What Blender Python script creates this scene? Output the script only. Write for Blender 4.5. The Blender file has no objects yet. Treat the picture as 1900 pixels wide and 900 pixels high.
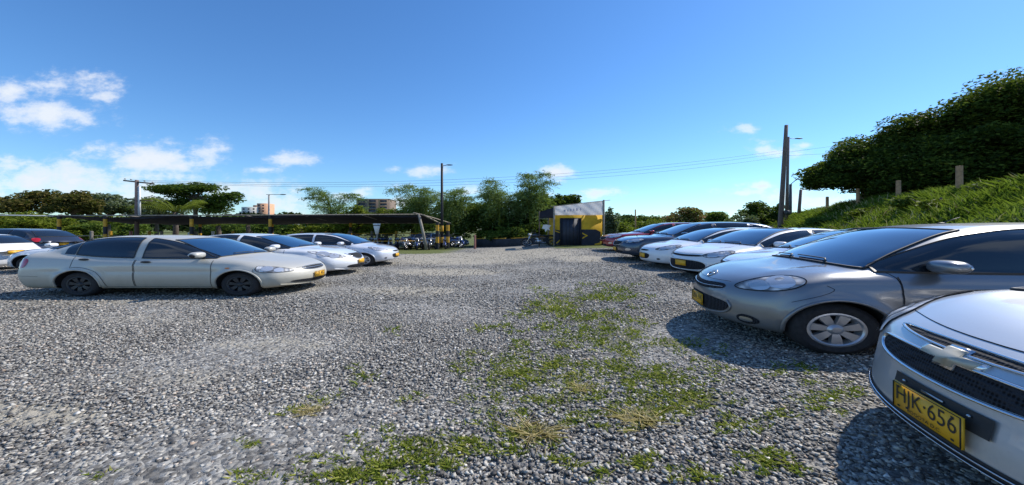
import bpy, math, random
import numpy as np
from mathutils import Vector, Matrix

random.seed(7)
rng = np.random.default_rng(11)
SC = bpy.context.scene
COL = SC.collection
R = math.radians
# The photograph's proportions: everything in the place is this much lower than it is wide.
SZ = 450.0 / 712.0

# ------------------------------------------------------------------ camera
cd = bpy.data.cameras.new('camera')
cam = bpy.data.objects.new('camera', cd)
COL.objects.link(cam)
SC.camera = cam
EYE = 1.66
cd.sensor_width = 36
cd.lens = 712 / 1900 * 36
cd.shift_y = -25 / 1900
cd.clip_start = 0.05
cd.clip_end = 3000
cam.location = (0, 0, EYE * SZ)
cam.rotation_euler = (R(90), 0, 0)

# ------------------------------------------------------------------ sun and sky
SUN = Vector((0.60, 0.34, 0.66)).normalized()
sl = bpy.data.lights.new('sun', 'SUN')
sl.energy = 5.0
sl.angle = R(0.5)
sl.color = (1.0, 0.95, 0.87)
sun = bpy.data.objects.new('sun', sl)
COL.objects.link(sun)
sun.rotation_euler = SUN.to_track_quat('Z', 'Y').to_euler()
SC.view_settings.view_transform = 'Standard'
SC.view_settings.look = 'None'
SC.view_settings.gamma = 1
SC.view_settings.use_curve_mapping = False
SC.view_settings.exposure = 0.12
SC.cycles.max_bounces = 6
SC.cycles.transparent_max_bounces = 8
SC.cycles.use_denoising = True

W = bpy.data.worlds.new('World')
SC.world = W
W.use_nodes = True
nt = W.node_tree
nt.nodes.clear()


def N(t, kind, **kw):
    n = t.nodes.new(kind)
    for k, v in kw.items():
        setattr(n, k, v)
    return n


def mathn(t, op, a, b=None, c=None, clamp=False):
    n = t.nodes.new('ShaderNodeMath')
    n.operation = op
    n.use_clamp = clamp
    for i, v in enumerate((a, b, c)):
        if v is None:
            continue
        if isinstance(v, (int, float)):
            n.inputs[i].default_value = v
        else:
            t.links.new(v, n.inputs[i])
    return n.outputs[0]


def ramp(t, fac, stops):
    n = t.nodes.new('ShaderNodeValToRGB')
    el = n.color_ramp.elements
    while len(el) < len(stops):
        el.new(0.5)
    for e, (p, c) in zip(el, stops):
        e.position = p
        e.color = (c[0], c[1], c[2], 1)
    t.links.new(fac, n.inputs[0])
    return n.outputs[0]


def mixc(t, fac, a, b, blend='MIX'):
    n = t.nodes.new('ShaderNodeMix')
    n.data_type = 'RGBA'
    n.blend_type = blend
    for i, v in ((0, fac), (6, a), (7, b)):
        if isinstance(v, (int, float)):
            n.inputs[i].default_value = v
        elif isinstance(v, tuple):
            n.inputs[i].default_value = (v[0], v[1], v[2], 1)
        else:
            t.links.new(v, n.inputs[i])
    return n.outputs[2]


sky = N(nt, 'ShaderNodeTexSky', sky_type='NISHITA', sun_disc=False)
sky.sun_elevation = math.asin(SUN.z)
sky.sun_rotation = math.atan2(SUN.x, SUN.y)
sky.air_density = 1.0
sky.dust_density = 0.15
sky.ozone_density = 1.2
tc = N(nt, 'ShaderNodeTexCoord')
hs = N(nt, 'ShaderNodeHueSaturation')
hs.inputs['Hue'].default_value = 0.503
hs.inputs['Saturation'].default_value = 1.08
hs.inputs['Value'].default_value = 1.25
nt.links.new(mixc(nt, 1.0, sky.outputs[0], (.72, .995, 1.27), 'MULTIPLY'), hs.inputs['Color'])
sep = N(nt, 'ShaderNodeSeparateXYZ')
nt.links.new(tc.outputs['Generated'], sep.inputs[0])
yy = mathn(nt, 'MAXIMUM', sep.outputs[1], 0.02)
cu = mathn(nt, 'DIVIDE', sep.outputs[0], yy)
cv = mathn(nt, 'DIVIDE', sep.outputs[2], yy)
comb = N(nt, 'ShaderNodeCombineXYZ')
nt.links.new(cu, comb.inputs[0])
nt.links.new(cv, comb.inputs[1])
# (px, py, rx, ry, strength) measured on the photograph, turned into directions of the sky
CLOUDS = [(120, 160, 120, 26, .8), (185, 178, 45, 14, .8), (10, 170, 55, 24, 1), (90, 215, 120, 32, 1.05), (20, 225, 60, 24, .8),
          (290, 292, 120, 32, 1.15), (340, 305, 75, 20, 1.0), (215, 285, 60, 22, .9), (100, 330, 230, 38, 1.0), (20, 312, 60, 22, .9), (240, 345, 200, 40, .95),
          (545, 298, 62, 15, 1.0), (490, 315, 38, 9, .8), (470, 352, 110, 26, .95), (520, 380, 110, 30, .7), (380, 262, 40, 11, .35),
          (790, 318, 46, 14, 1), (735, 316, 24, 9, .6), (735, 345, 50, 8, .55), (1027, 320, 46, 15, 1), (1040, 335, 20, 6, .6), (1115, 358, 52, 13, 1),
          (660, 362, 50, 14, .8), (860, 356, 50, 12, .8), (740, 375, 40, 14, .8), (1380, 236, 42, 12, .95), (1445, 282, 62, 14, .9), (1420, 262, 30, 10, .6), (1495, 270, 36, 8, .7),
          (1385, 358, 60, 10, .8), (1420, 345, 40, 10, .7), (1440, 368, 90, 26, .8), (1540, 380, 70, 18, .6), (1020, 362, 24, 8, .8)]
acc = None
for (px, py, rx, ry, st) in CLOUDS:
    s = N(nt, 'ShaderNodeVectorMath', operation='SUBTRACT')
    nt.links.new(comb.outputs[0], s.inputs[0])
    s.inputs[1].default_value = ((px - 950) / 712, (425 - py) / 712, 0)
    m = N(nt, 'ShaderNodeVectorMath', operation='MULTIPLY')
    nt.links.new(s.outputs[0], m.inputs[0])
    m.inputs[1].default_value = (712 / (rx * 1.3), 712 / (ry * 1.35), 0)
    ln = N(nt, 'ShaderNodeVectorMath', operation='LENGTH')
    nt.links.new(m.outputs[0], ln.inputs[0])
    v = mathn(nt, 'MULTIPLY', mathn(nt, 'SUBTRACT', 1.0, ln.outputs['Value']), st)
    acc = v if acc is None else mathn(nt, 'MAXIMUM', acc, v)
mp = N(nt, 'ShaderNodeMapping')
mp.inputs['Scale'].default_value = (1, 1.9, 1)
nt.links.new(comb.outputs[0], mp.inputs[0])
n1 = N(nt, 'ShaderNodeTexNoise')
n1.inputs['Scale'].default_value = 11
n1.inputs['Detail'].default_value = 8
n1.inputs['Roughness'].default_value = .62
nt.links.new(mp.outputs[0], n1.inputs['Vector'])
dens = mathn(nt, 'ADD', acc, mathn(nt, 'MULTIPLY', mathn(nt, 'SUBTRACT', n1.outputs[0], .52), 2.6))
mr = N(nt, 'ShaderNodeMapRange', interpolation_type='SMOOTHSTEP')
mr.inputs[1].default_value = 0.0
mr.inputs[2].default_value = 1.15
nt.links.new(dens, mr.inputs[0])
above = mathn(nt, 'GREATER_THAN', sep.outputs[1], 0.03)
cfac = mathn(nt, 'MULTIPLY', mathn(nt, 'MULTIPLY', mr.outputs[0], .93), above)
ccol = ramp(nt, dens, [(0.1, (5.9, 7.1, 9.0)), (.55, (9.2, 9.4, 9.8)), (.9, (8.0, 8.5, 9.2))])
# clouds of the half of the sky behind the camera: scattered fair-weather patches
n2 = N(nt, 'ShaderNodeTexNoise')
n2.inputs['Scale'].default_value = 3.2
n2.inputs['Detail'].default_value = 6
nt.links.new(tc.outputs['Generated'], n2.inputs['Vector'])
mr2 = N(nt, 'ShaderNodeMapRange', interpolation_type='SMOOTHSTEP')
mr2.inputs[1].default_value = .52
mr2.inputs[2].default_value = .68
nt.links.new(n2.outputs[0], mr2.inputs[0])
back = mathn(nt, 'MULTIPLY', mr2.outputs[0], mathn(nt, 'LESS_THAN', sep.outputs[1], -0.05))
cfac2 = mathn(nt, 'MAXIMUM', cfac, mathn(nt, 'MULTIPLY', back, .75))
skyc = mixc(nt, cfac2, hs.outputs[0], ccol)
bg = N(nt, 'ShaderNodeBackground')
bg.inputs[1].default_value = 0.10
nt.links.new(skyc, bg.inputs[0])
wo = N(nt, 'ShaderNodeOutputWorld')
nt.links.new(bg.outputs[0], wo.inputs[0])

# ------------------------------------------------------------------ materials
MATS = {}


def mat(name, base=(.5, .5, .5), rough=.6, metal=0.0, spec=.5, coat=0.0, coat_rough=.03, ior=1.5, fn=None, emit=None):
    if name in MATS:
        return MATS[name]
    m = bpy.data.materials.new(name)
    m.use_nodes = True
    t = m.node_tree
    b = t.nodes['Principled BSDF']
    b.inputs['Base Color'].default_value = (*base, 1)
    b.inputs['Roughness'].default_value = rough
    b.inputs['Metallic'].default_value = metal
    b.inputs['Specular IOR Level'].default_value = spec
    b.inputs['IOR'].default_value = ior
    b.inputs['Coat Weight'].default_value = coat
    b.inputs['Coat Roughness'].default_value = coat_rough
    if fn:
        fn(t, b)
    MATS[name] = m
    return m


def noise(t, scale, detail=3, rough=.5, vec=None, coord='Object'):
    n = t.nodes.new('ShaderNodeTexNoise')
    n.inputs['Scale'].default_value = scale
    n.inputs['Detail'].default_value = detail
    n.inputs['Roughness'].default_value = rough
    if vec is None:
        c = t.nodes.new('ShaderNodeTexCoord')
        vec = c.outputs[coord]
    t.links.new(vec, n.inputs['Vector'])
    return n.outputs[0]


def bump(t, b, h, strength=.3, dist=.02):
    n = t.nodes.new('ShaderNodeBump')
    n.inputs['Strength'].default_value = strength
    n.inputs['Distance'].default_value = dist
    t.links.new(h, n.inputs['Height'])
    t.links.new(n.outputs[0], b.inputs['Normal'])


def var(c, k):
    return tuple(min(1, max(0, x * k)) for x in c)


def mottled(name, c, rough=.7, scale=6, lo=.75, hi=1.2, bmp=0.0, bs=30, **kw):
    def fn(t, b):
        f = noise(t, scale, 5, .6)
        t.links.new(ramp(t, f, [(.3, var(c, lo)), (.7, var(c, hi))]), b.inputs['Base Color'])
        if bmp:
            bump(t, b, noise(t, bs, 4, .6), bmp, .01)
    return mat(name, c, rough, fn=fn, **kw)


def leafmat(name, cols, rough=.55, trans=.25):
    """cols: dark -> light leaf colours, one picked per leaf"""
    if name in MATS:
        return MATS[name]
    m = bpy.data.materials.new(name)
    m.use_nodes = True
    t = m.node_tree
    b = t.nodes['Principled BSDF']
    g = t.nodes.new('ShaderNodeNewGeometry')
    c = t.nodes.new('ShaderNodeTexCoord')
    nz = noise(t, .55, 3, .6, c.outputs['Object'])
    f = mathn(t, 'ADD', mathn(t, 'MULTIPLY', g.outputs['Random Per Island'], .62), mathn(t, 'MULTIPLY', mathn(t, 'SUBTRACT', nz, .3), .75), clamp=True)
    col = ramp(t, f, [(i / (len(cols) - 1), x) for i, x in enumerate(cols)])
    t.links.new(col, b.inputs['Base Color'])
    b.inputs['Roughness'].default_value = rough
    b.inputs['Specular IOR Level'].default_value = .05
    tr = t.nodes.new('ShaderNodeBsdfTranslucent')
    t.links.new(mixc(t, .5, col, (.25, .35, .03)), tr.inputs[0])
    mx = t.nodes.new('ShaderNodeMixShader')
    mx.inputs[0].default_value = trans
    t.links.new(b.outputs[0], mx.inputs[1])
    t.links.new(tr.outputs[0], mx.inputs[2])
    t.links.new(mx.outputs[0], t.nodes['Material Output'].inputs[0])
    MATS[name] = m
    return m


# ------------------------------------------------------------------ mesh helpers (real metres in, heights scaled by SZ on the way out)
def mesh_from(verts, faces, name='mesh'):
    me = bpy.data.meshes.new(name)
    v = np.array(verts, dtype=np.float64).reshape(-1, 3).copy()
    v[:, 2] *= SZ
    me.vertices.add(len(v))
    me.vertices.foreach_set('co', v.astype(np.float32).ravel())
    if isinstance(faces, np.ndarray):
        flat = faces.astype(np.int32).ravel()
        starts = np.arange(0, len(flat), faces.shape[1], dtype=np.int32)
    else:
        lens = [len(f) for f in faces]
        flat = np.array([i for f in faces for i in f], dtype=np.int32)
        starts = np.concatenate([[0], np.cumsum(lens)[:-1]]).astype(np.int32)
    me.loops.add(len(flat))
    me.loops.foreach_set('vertex_index', flat)
    me.polygons.add(len(starts))
    me.polygons.foreach_set('loop_start', starts)
    me.update(calc_edges=True)
    me.validate()
    return me


def link(name, me, parent=None, loc=(0, 0, 0), rz=0, m=None, smooth=True, sharp=None):
    o = bpy.data.objects.new(name, me)
    COL.objects.link(o)
    if parent is not None:
        o.parent = parent
    o.location = (loc[0], loc[1], loc[2] * SZ)
    o.rotation_euler = (0, 0, rz)
    if m is not None and len(me.materials) == 0:
        me.materials.append(m)
    if smooth and len(me.polygons):
        me.polygons.foreach_set('use_smooth', [True] * len(me.polygons))
        if sharp:
            me.set_sharp_from_angle(angle=R(sharp))
    return o


def mk(name, verts, faces, m, parent=None, loc=(0, 0, 0), rz=0, smooth=False, sharp=None):
    return link(name, mesh_from(verts, faces, name), parent, loc, rz, m, smooth, sharp)


def empty(name, loc=(0, 0, 0), rz=0):
    o = bpy.data.objects.new(name, None)
    COL.objects.link(o)
    o.empty_display_size = .2
    o.location = (loc[0], loc[1], loc[2] * SZ)
    o.rotation_euler = (0, 0, rz)
    return o


def tag(o, label=None, cat=None, group=None, kind=None):
    if label:
        o['label'] = label
    if cat:
        o['category'] = cat
    if group:
        o['group'] = group
    if kind:
        o['kind'] = kind
    return o


class MB:
    """collects shapes into one mesh"""

    def __init__(s):
        s.v = []
        s.f = []
        s.n = 0

    def add(s, v, f):
        v = np.array(v, dtype=float).reshape(-1, 3)
        s.v.append(v)
        s.f += [tuple(int(i) + s.n for i in q) for q in f]
        s.n += len(v)
        return s

    def box(s, lo, hi):
        x0, y0, z0 = lo
        x1, y1, z1 = hi
        return s.add([(x0, y0, z0), (x1, y0, z0), (x1, y1, z0), (x0, y1, z0), (x0, y0, z1), (x1, y0, z1), (x1, y1, z1), (x0, y1, z1)],
                     [(0, 3, 2, 1), (4, 5, 6, 7), (0, 1, 5, 4), (1, 2, 6, 5), (2, 3, 7, 6), (3, 0, 4, 7)])

    def bar(s, a, b, w, h=None):
        """a square bar from a to b"""
        h = h or w
        a = np.array(a, float)
        b = np.array(b, float)
        d = b - a
        d /= np.linalg.norm(d)
        u = np.cross(d, (0, 0, 1)) if abs(d[2]) < .9 else np.cross(d, (0, 1, 0))
        u /= np.linalg.norm(u)
        q = np.cross(d, u)
        P = []
        for c in (a, b):
            for (i, j) in ((-1, -1), (1, -1), (1, 1), (-1, 1)):
                P.append(c + u * i * w / 2 + q * j * h / 2)
        return s.add(P, [(0, 3, 2, 1), (4, 5, 6, 7), (0, 1, 5, 4), (1, 2, 6, 5), (2, 3, 7, 6), (3, 0, 4, 7)])

    def tube(s, pts, r, n=8, closed=False):
        pts = np.array(pts, float)
        k = len(pts)
        rr = np.broadcast_to(np.array(r, float), (k,))
        V = []
        up = None
        for i in range(k):
            if closed:
                d = pts[(i + 1) % k] - pts[i - 1]
            else:
                d = pts[min(i + 1, k - 1)] - pts[max(i - 1, 0)]
            d = d / (np.linalg.norm(d) + 1e-9)
            if up is None:
                up = np.cross(d, (0, 0, 1)) if abs(d[2]) < .9 else np.cross(d, (0, 1, 0))
            up = up - d * np.dot(up, d)
            up /= np.linalg.norm(up) + 1e-9
            q = np.cross(d, up)
            for j in range(n):
                a = 2 * math.pi * j / n
                V.append(pts[i] + rr[i] * (up * math.cos(a) + q * math.sin(a)))
        F = []
        m = k if closed else k - 1
        for i in range(m):
            for j in range(n):
                a, b = i * n + j, i * n + (j + 1) % n
                c, d2 = ((i + 1) % k) * n + (j + 1) % n, ((i + 1) % k) * n + j
                F.append((a, b, c, d2))
        if not closed:
            F.append(tuple(range(n))[::-1])
            F.append(tuple((k - 1) * n + j for j in range(n)))
        return s.add(V, F)

    def lathe(s, prof, c=(0, 0, 0), axis='z', n=24):
        V = []
        for (r, h) in prof:
            for j in range(n):
                a = 2 * math.pi * j / n
                x, y = r * math.cos(a), r * math.sin(a)
                p = (x, y, h) if axis == 'z' else ((x, h, y) if axis == 'y' else (h, x, y))
                V.append((p[0] + c[0], p[1] + c[1], p[2] + c[2]))
        F = []
        for i in range(len(prof) - 1):
            for j in range(n):
                F.append((i * n + j, i * n + (j + 1) % n, (i + 1) * n + (j + 1) % n, (i + 1) * n + j))
        return s.add(V, F)

    def ell(s, c, r, n=14, m=8):
        prof = [(max(1e-4, math.sin(math.pi * i / m)), -math.cos(math.pi * i / m)) for i in range(m + 1)]
        t = MB().lathe(prof, n=n)
        v = np.concatenate(t.v) * np.array(r) + np.array(c)
        return s.add(v, t.f)

    def build(s, name, m, parent=None, loc=(0, 0, 0), rz=0, smooth=False, sharp=None):
        return link(name, s.mesh(name), parent, loc, rz, m, smooth, sharp)

    def mesh(s, name='mesh'):
        return mesh_from(np.concatenate(s.v), s.f, name)


def sstep(a, b, x):
    t = np.clip((np.asarray(x, float) - a) / (b - a), 0, 1)
    return t * t * (3 - 2 * t)


def ridge_x(y):
    return np.where(y > 8, 15 + (y - 13) * 9 / 19, 12.63)


def g(x, y):
    """height of the lot's ground"""
    x = np.asarray(x, float)
    y = np.asarray(y, float)
    z = .22 * sstep(-.6, 2.4, x)
    z = z + .02 * np.clip(y - 8, 0, 12) * sstep(-3, 3, x)
    z = z - .03 * np.clip(y - 18, 0, 9) * (1 - sstep(-2, 3, x))
    return z


def gf(x, y):
    return float(g(x, y))


def at(px, py, D):
    """the point seen at pixel (px, py) of the photograph at depth D"""
    return ((px - 950) / 712 * D, D, EYE + (425 - py) / 450 * D)


def on_ground(px, py):
    D = 450 * EYE / (py - 425)
    for _ in range(8):
        x = (px - 950) / 712 * D
        D = 450 * (EYE - gf(x, D)) / (py - 425)
    return (px - 950) / 712 * D, D


def text_mesh(s, size):
    cu_ = bpy.data.curves.new('t', 'FONT')
    cu_.body = s
    cu_.size = size
    cu_.align_x = 'CENTER'
    cu_.resolution_u = 3
    o = bpy.data.objects.new('t', cu_)
    COL.objects.link(o)
    dg = bpy.context.evaluated_depsgraph_get()
    me = o.evaluated_get(dg).to_mesh()
    v = np.array([tuple(p.co) for p in me.vertices])
    f = [tuple(p.vertices) for p in me.polygons]
    o.evaluated_get(dg).to_mesh_clear()
    bpy.data.objects.remove(o)
    bpy.data.curves.remove(cu_)
    return v, f

# ------------------------------------------------------------------ cars: a body surface from side profile, plan and sections
def pchip(pts, n=900):
    p = sorted(pts)
    x = np.array([a for a, _ in p], float)
    y = np.array([b for _, b in p], float)
    h = np.diff(x)
    d = np.diff(y) / h
    m = np.zeros(len(x))
    for i in range(1, len(x) - 1):
        if d[i - 1] * d[i] > 0:
            w1, w2 = 2 * h[i] + h[i - 1], h[i] + 2 * h[i - 1]
            m[i] = (w1 + w2) / (w1 / d[i - 1] + w2 / d[i])
    m[0], m[-1] = d[0], d[-1]
    X = np.linspace(x[0], x[-1], n)
    k = np.clip(np.searchsorted(x, X) - 1, 0, len(x) - 2)
    t = (X - x[k]) / h[k]
    Y = (y[k] * (2 * t**3 - 3 * t**2 + 1) + h[k] * m[k] * (t**3 - 2 * t**2 + t) + y[k + 1] * (-2 * t**3 + 3 * t**2) + h[k] * m[k + 1] * (t**3 - t**2))
    # light smoothing removes the kinks that would show in reflections
    kern = np.hanning(31)
    kern /= kern.sum()
    Yp = np.concatenate([2 * Y[0] - Y[15:0:-1], Y, 2 * Y[-1] - Y[-2:-17:-1]])
    Y = np.convolve(Yp, kern, 'valid')
    return X, Y, np.gradient(Y, X)


def smax(a, b, k):
    h = np.maximum(k - np.abs(a - b), 0) / k
    return np.maximum(a, b) + h * h * k * .25


def smin(a, b, k):
    return -smax(-a, -b, k)


class Shape:
    def __init__(s, sp):
        s.sp = sp
        s.L, s.hw, s.H = sp['L'], sp['W'] / 2, sp['H']
        s.T, s.R = pchip(sp['T']), pchip(sp['R'])
        s.XF, s.XR, s.S = pchip(sp['XF']), pchip(sp['XR']), pchip(sp['S'])
        s.ra = sp['r'] + sp.get('gap', .045)

    def lk(s, tab, x):
        return np.interp(x, tab[0], tab[1])

    def top(s, x):
        return s.lk(s.T, x)

    def roof(s, x):
        return s.lk(s.R, x)

    def f(s, x, y, z):
        sp = s.sp
        ay = np.abs(y)
        hw = s.hw
        # lower body
        side = hw + s.lk(s.S, z)
        rho = np.minimum(np.hypot(x - sp['xf'], z - sp['r']), np.hypot(x - sp['xr'], z - sp['r']))
        side = side + sp.get('flare', .018) * np.exp(-((rho - s.ra - .01) / .055) ** 2)
        # shoulder line running along the flank
        side = side - .012 * np.exp(-((z - sp.get('crease', .74)) / .03) ** 2) * sstep(.9, 1.4, x) * (1 - sstep(s.L - .9, s.L - .4, x))
        fs = ay - side
        tn = np.interp(x, s.T[0], s.T[2])
        u = ay / hw
        fT = (z - (s.lk(s.T, x) - sp.get('tc', .05) * u ** 2.2 + sp.get('hoodridge', .012) * np.exp(-((u - .62) / .10) ** 2) * (1 - sstep(sp['a0'] - .1, sp['a0'] + .2, x)))) / np.sqrt(1 + tn ** 2)
        fB = sp.get('zb', .19) + sp.get('lip', .03) * sstep(.6, .0, x) - z
        fF = (s.lk(s.XF, z) + sp['cf'] * u ** 2.4 - x) / np.sqrt(1 + (2 * sp['cf'] * u ** 1.4 / hw) ** 2)
        fR = (x - (s.L - s.lk(s.XR, z) - sp['cr'] * u ** 2.6)) / np.sqrt(1 + (2 * sp['cr'] * u ** 1.6 / hw) ** 2)
        q = smax(fs, fT, sp.get('kt', .12))
        q = smax(q, fF, .14)
        q = smax(q, fR, .12)
        q = smax(q, fB, .07)
        # greenhouse
        xm = sp['xm']
        xe = x - sp.get('kf', .20) * y * y * (1 - sstep(xm - .5, xm + .2, x)) + sp.get('kr', .16) * y * y * sstep(xm + .2, xm + 1, x)
        rn = np.interp(xe, s.R[0], s.R[2])
        zt = (z - sp['zbelt']) / (s.H - sp['zbelt'])
        gw = sp['wb'] + (sp['wr'] - sp['wb']) * zt + .022 * (1 - (2 * np.clip(zt, 0, 1) - 1) ** 2)
        tap = 1 - .08 * sstep(xm + .3, s.L, x) - .05 * (1 - sstep(.6, xm, x))
        gs = (ay - gw * tap) * .95
        gT = (z - (s.lk(s.R, xe) - .045 * (ay / sp['wr']) ** 2.4)) / np.sqrt(1 + rn ** 2)
        G = smax(gs, gT, sp.get('kg', .13))
        G = smax(G, sp['a0'] - .25 - x, .05)
        G = smax(G, sp['zbelt'] - .22 - z, .04)
        q = smin(q, G, sp.get('kb', .05))
        # dents: grille and intake recesses of the front
        for (cy, cz, ry, rz, dep, pw) in sp.get('dents', []):
            e = ((np.abs(ay - cy)) / ry) ** pw + (np.abs(z - cz) / rz) ** pw
            q = q + dep * (1 - sstep(.55, 1.1, e)) * (x < 1.0)
        return q

    def grad(s, p, e=.004):
        x, y, z = p.T
        gx = s.f(x + e, y, z) - s.f(x - e, y, z)
        gy = s.f(x, y + e, z) - s.f(x, y - e, z)
        gz = s.f(x, y, z + e) - s.f(x, y, z - e)
        return np.stack([gx, gy, gz], 1) / (2 * e)

    def project(s, P, d, span=.45, step=.02):
        """slide each guess point along d until it meets the body from outside"""
        P = np.asarray(P, float)
        d = np.asarray(d, float)
        t = np.arange(-span, span, step)
        prev = np.full(len(P), -span)
        hit = np.zeros(len(P), bool)
        lo = np.full(len(P), 0.0)
        hi = np.full(len(P), 0.0)
        for a in t:
            Q = P + d * a
            v = s.f(*Q.T) < 0
            new = v & ~hit
            lo[new] = a - step
            hi[new] = a
            hit |= new
        for _ in range(10):
            mid = (lo + hi) / 2
            Q = P + d * mid[:, None]
            v = s.f(*Q.T) < 0
            hi = np.where(v, mid, hi)
            lo = np.where(v, lo, mid)
        if (~hit).any() and hit.any():
            # rays that miss take the depth of the nearest ray that hits
            idx = np.where(hit)[0]
            for i in np.where(~hit)[0]:
                j = idx[np.argmin(((P[idx] - P[i]) ** 2).sum(1))]
                lo[i] = lo[j]
        return P + d * lo[:, None]


def surface_nets(f, lo, hi, h):
    ax = [np.arange(lo[i], hi[i] + h, h) for i in range(3)]
    X, Y, Z = np.meshgrid(*ax, indexing='ij')
    F = f(X, Y, Z)
    s = F < 0
    nx, ny, nz = F.shape
    c = np.zeros((nx - 1, ny - 1, nz - 1), int)
    for i in (0, 1):
        for j in (0, 1):
            for k in (0, 1):
                c += s[i:nx - 1 + i, j:ny - 1 + j, k:nz - 1 + k]
    act = (c > 0) & (c < 8)
    I = np.argwhere(act)
    idx = np.full(act.shape, -1)
    idx[act] = np.arange(len(I))
    P = np.zeros((len(I), 3))
    cnt = np.zeros(len(I))
    cor = [(i, j, k) for i in (0, 1) for j in (0, 1) for k in (0, 1)]
    for a in cor:
        for d in range(3):
            if a[d]:
                continue
            b = list(a)
            b[d] = 1
            fa = F[I[:, 0] + a[0], I[:, 1] + a[1], I[:, 2] + a[2]]
            fb = F[I[:, 0] + b[0], I[:, 1] + b[1], I[:, 2] + b[2]]
            m = (fa < 0) != (fb < 0)
            t = fa / (fa - fb + 1e-12)
            pt = np.tile(np.array(a, float), (len(I), 1))
            pt[:, d] += t
            P[m] += pt[m]
            cnt[m] += 1
    P = (P / cnt[:, None] + I) * h + np.array([ax[0][0], ax[1][0], ax[2][0]])
    faces = []
    for d in range(3):
        u, v = [(1, 2), (2, 0), (0, 1)][d]
        sl0 = [slice(None)] * 3
        sl1 = [slice(None)] * 3
        sl0[d] = slice(0, -1)
        sl1[d] = slice(1, None)
        m = s[tuple(sl0)] != s[tuple(sl1)]
        E = np.argwhere(m)
        sgn = s[tuple(sl0)][m]
        ok = (E[:, u] > 0) & (E[:, v] > 0) & (E[:, u] < F.shape[u] - 1) & (E[:, v] < F.shape[v] - 1)
        E, sgn = E[ok], sgn[ok]
        q = []
        for (a, b) in ((-1, -1), (0, -1), (0, 0), (-1, 0)):
            e = E.copy()
            e[:, u] += a
            e[:, v] += b
            q.append(idx[e[:, 0], e[:, 1], e[:, 2]])
        q = np.stack(q, 1)
        q[~sgn] = q[~sgn][:, ::-1]
        faces.append(q)
    return P, np.concatenate(faces)


def body_mesh(sh, h):
    lo = (-.05, -sh.hw - .08, .08)
    hi = (sh.L + .06, sh.hw + .08, sh.H + .06)
    P, Fc = surface_nets(sh.f, lo, hi, h)
    for _ in range(4):
        gr = sh.grad(P)
        st = (sh.f(*P.T) / np.maximum((gr ** 2).sum(1), .2))[:, None] * gr
        n = np.linalg.norm(st, axis=1, keepdims=True)
        st *= np.minimum(1, h * .5 / np.maximum(n, 1e-9))
        P = P - st
    # open the wheel arches: the nearest points move onto the arch circle, faces inside it go
    sp = sh.sp
    zc = sp['r'] + .01
    side = np.abs(P[:, 1]) > sh.hw - .20
    kill = np.zeros(len(P), bool)
    for xw in (sp['xf'], sp['xr']):
        dx, dz = P[:, 0] - xw, P[:, 2] - zc
        rho = np.hypot(dx, dz)
        m = side & (np.abs(rho - sh.ra) < h * .62)
        P[m, 0] = xw + dx[m] / rho[m] * sh.ra
        P[m, 2] = zc + dz[m] / rho[m] * sh.ra
        kill |= side & (rho < sh.ra) & ~m
    keep = ~kill[Fc].any(1)
    return P, Fc[keep]


def arch_parts(sh, root, pm):
    sp = sh.sp
    zc = sp['r'] + .01
    a = np.linspace(R(-32), R(212), 44)
    zmin = sp.get('zb', .19) + .03
    for xw in (sp['xf'], sp['xr']):
        p = np.stack([xw + sh.ra * np.cos(a), np.full(44, -sh.hw), zc + sh.ra * np.sin(a)], 1)
        p = p[p[:, 2] > zmin]
        q = sh.project(p, np.array([0, 1.0, 0]), .4)
        for sg in (1, -1):
            o = q * np.array([1, sg, 1])
            MB().tube(o + np.array([0, .006 * sg, 0]), .017, 8).build('arch_lip', pm, root, smooth=True)
            inner = o.copy()
            inner[:, 1] = sg * -(sh.hw - .34)
            n = len(o)
            k = o.copy()
            k[:, 1] += sg * .012
            V = np.concatenate([k, inner, [[xw, sg * -(sh.hw - .34), zc]]])
            F = [(i, i + 1, n + i + 1, n + i) for i in range(n - 1)] + [(n + i, n + i + 1, 2 * n) for i in range(n - 1)]
            mk('arch_liner', V, F, M_seam, root)


def dir_of(phi):
    a = R(phi)
    return np.array([math.cos(a), math.sin(a), 0.0]), np.array([-math.sin(a), math.cos(a), 0.0])


def chaikin(p, n, closed=True):
    p = np.asarray(p, float)
    for _ in range(n):
        if closed:
            q = np.roll(p, -1, 0)
            p = np.stack([p * .75 + q * .25, p * .25 + q * .75], 1).reshape(-1, p.shape[1])
        else:
            q = p[1:]
            r_ = p[:-1]
            m = np.stack([r_ * .75 + q * .25, r_ * .25 + q * .75], 1).reshape(-1, p.shape[1])
            p = np.concatenate([p[:1], m, p[-1:]])
    return p


def poly_grid(pts, phi, nu=24, nv=8, soft=2):
    """pts: rough 3D outline on the body; returns a grid of guess points filling it as seen along direction phi"""
    d, e = dir_of(phi)
    p = np.asarray(pts, float)
    q = np.stack([p @ e, p[:, 2], p @ d], 1)
    tm = q[:, 2].mean()
    q = chaikin(q[:, :2], soft) if soft else q[:, :2]
    a, b = q[:, 0].min(), q[:, 0].max()
    us = a + (b - a) * (1 - np.cos(np.linspace(.03, math.pi - .03, nu))) / 2 if soft else np.linspace(a + 1e-5, b - 1e-5, nu)
    us = np.clip(us, a + 1e-5, b - 1e-5)
    G = []
    r2 = np.roll(q, -1, 0)
    for u in us:
        c = (q[:, 0] <= u) != (r2[:, 0] <= u)
        zz = q[c, 1] + (u - q[c, 0]) / (r2[c, 0] - q[c, 0]) * (r2[c, 1] - q[c, 1])
        for k in range(nv):
            z = zz.min() + (zz.max() - zz.min()) * k / (nv - 1)
            G.append(e * u + d * tm + np.array([0, 0, z]))
    return np.array(G), nu, nv, d


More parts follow.
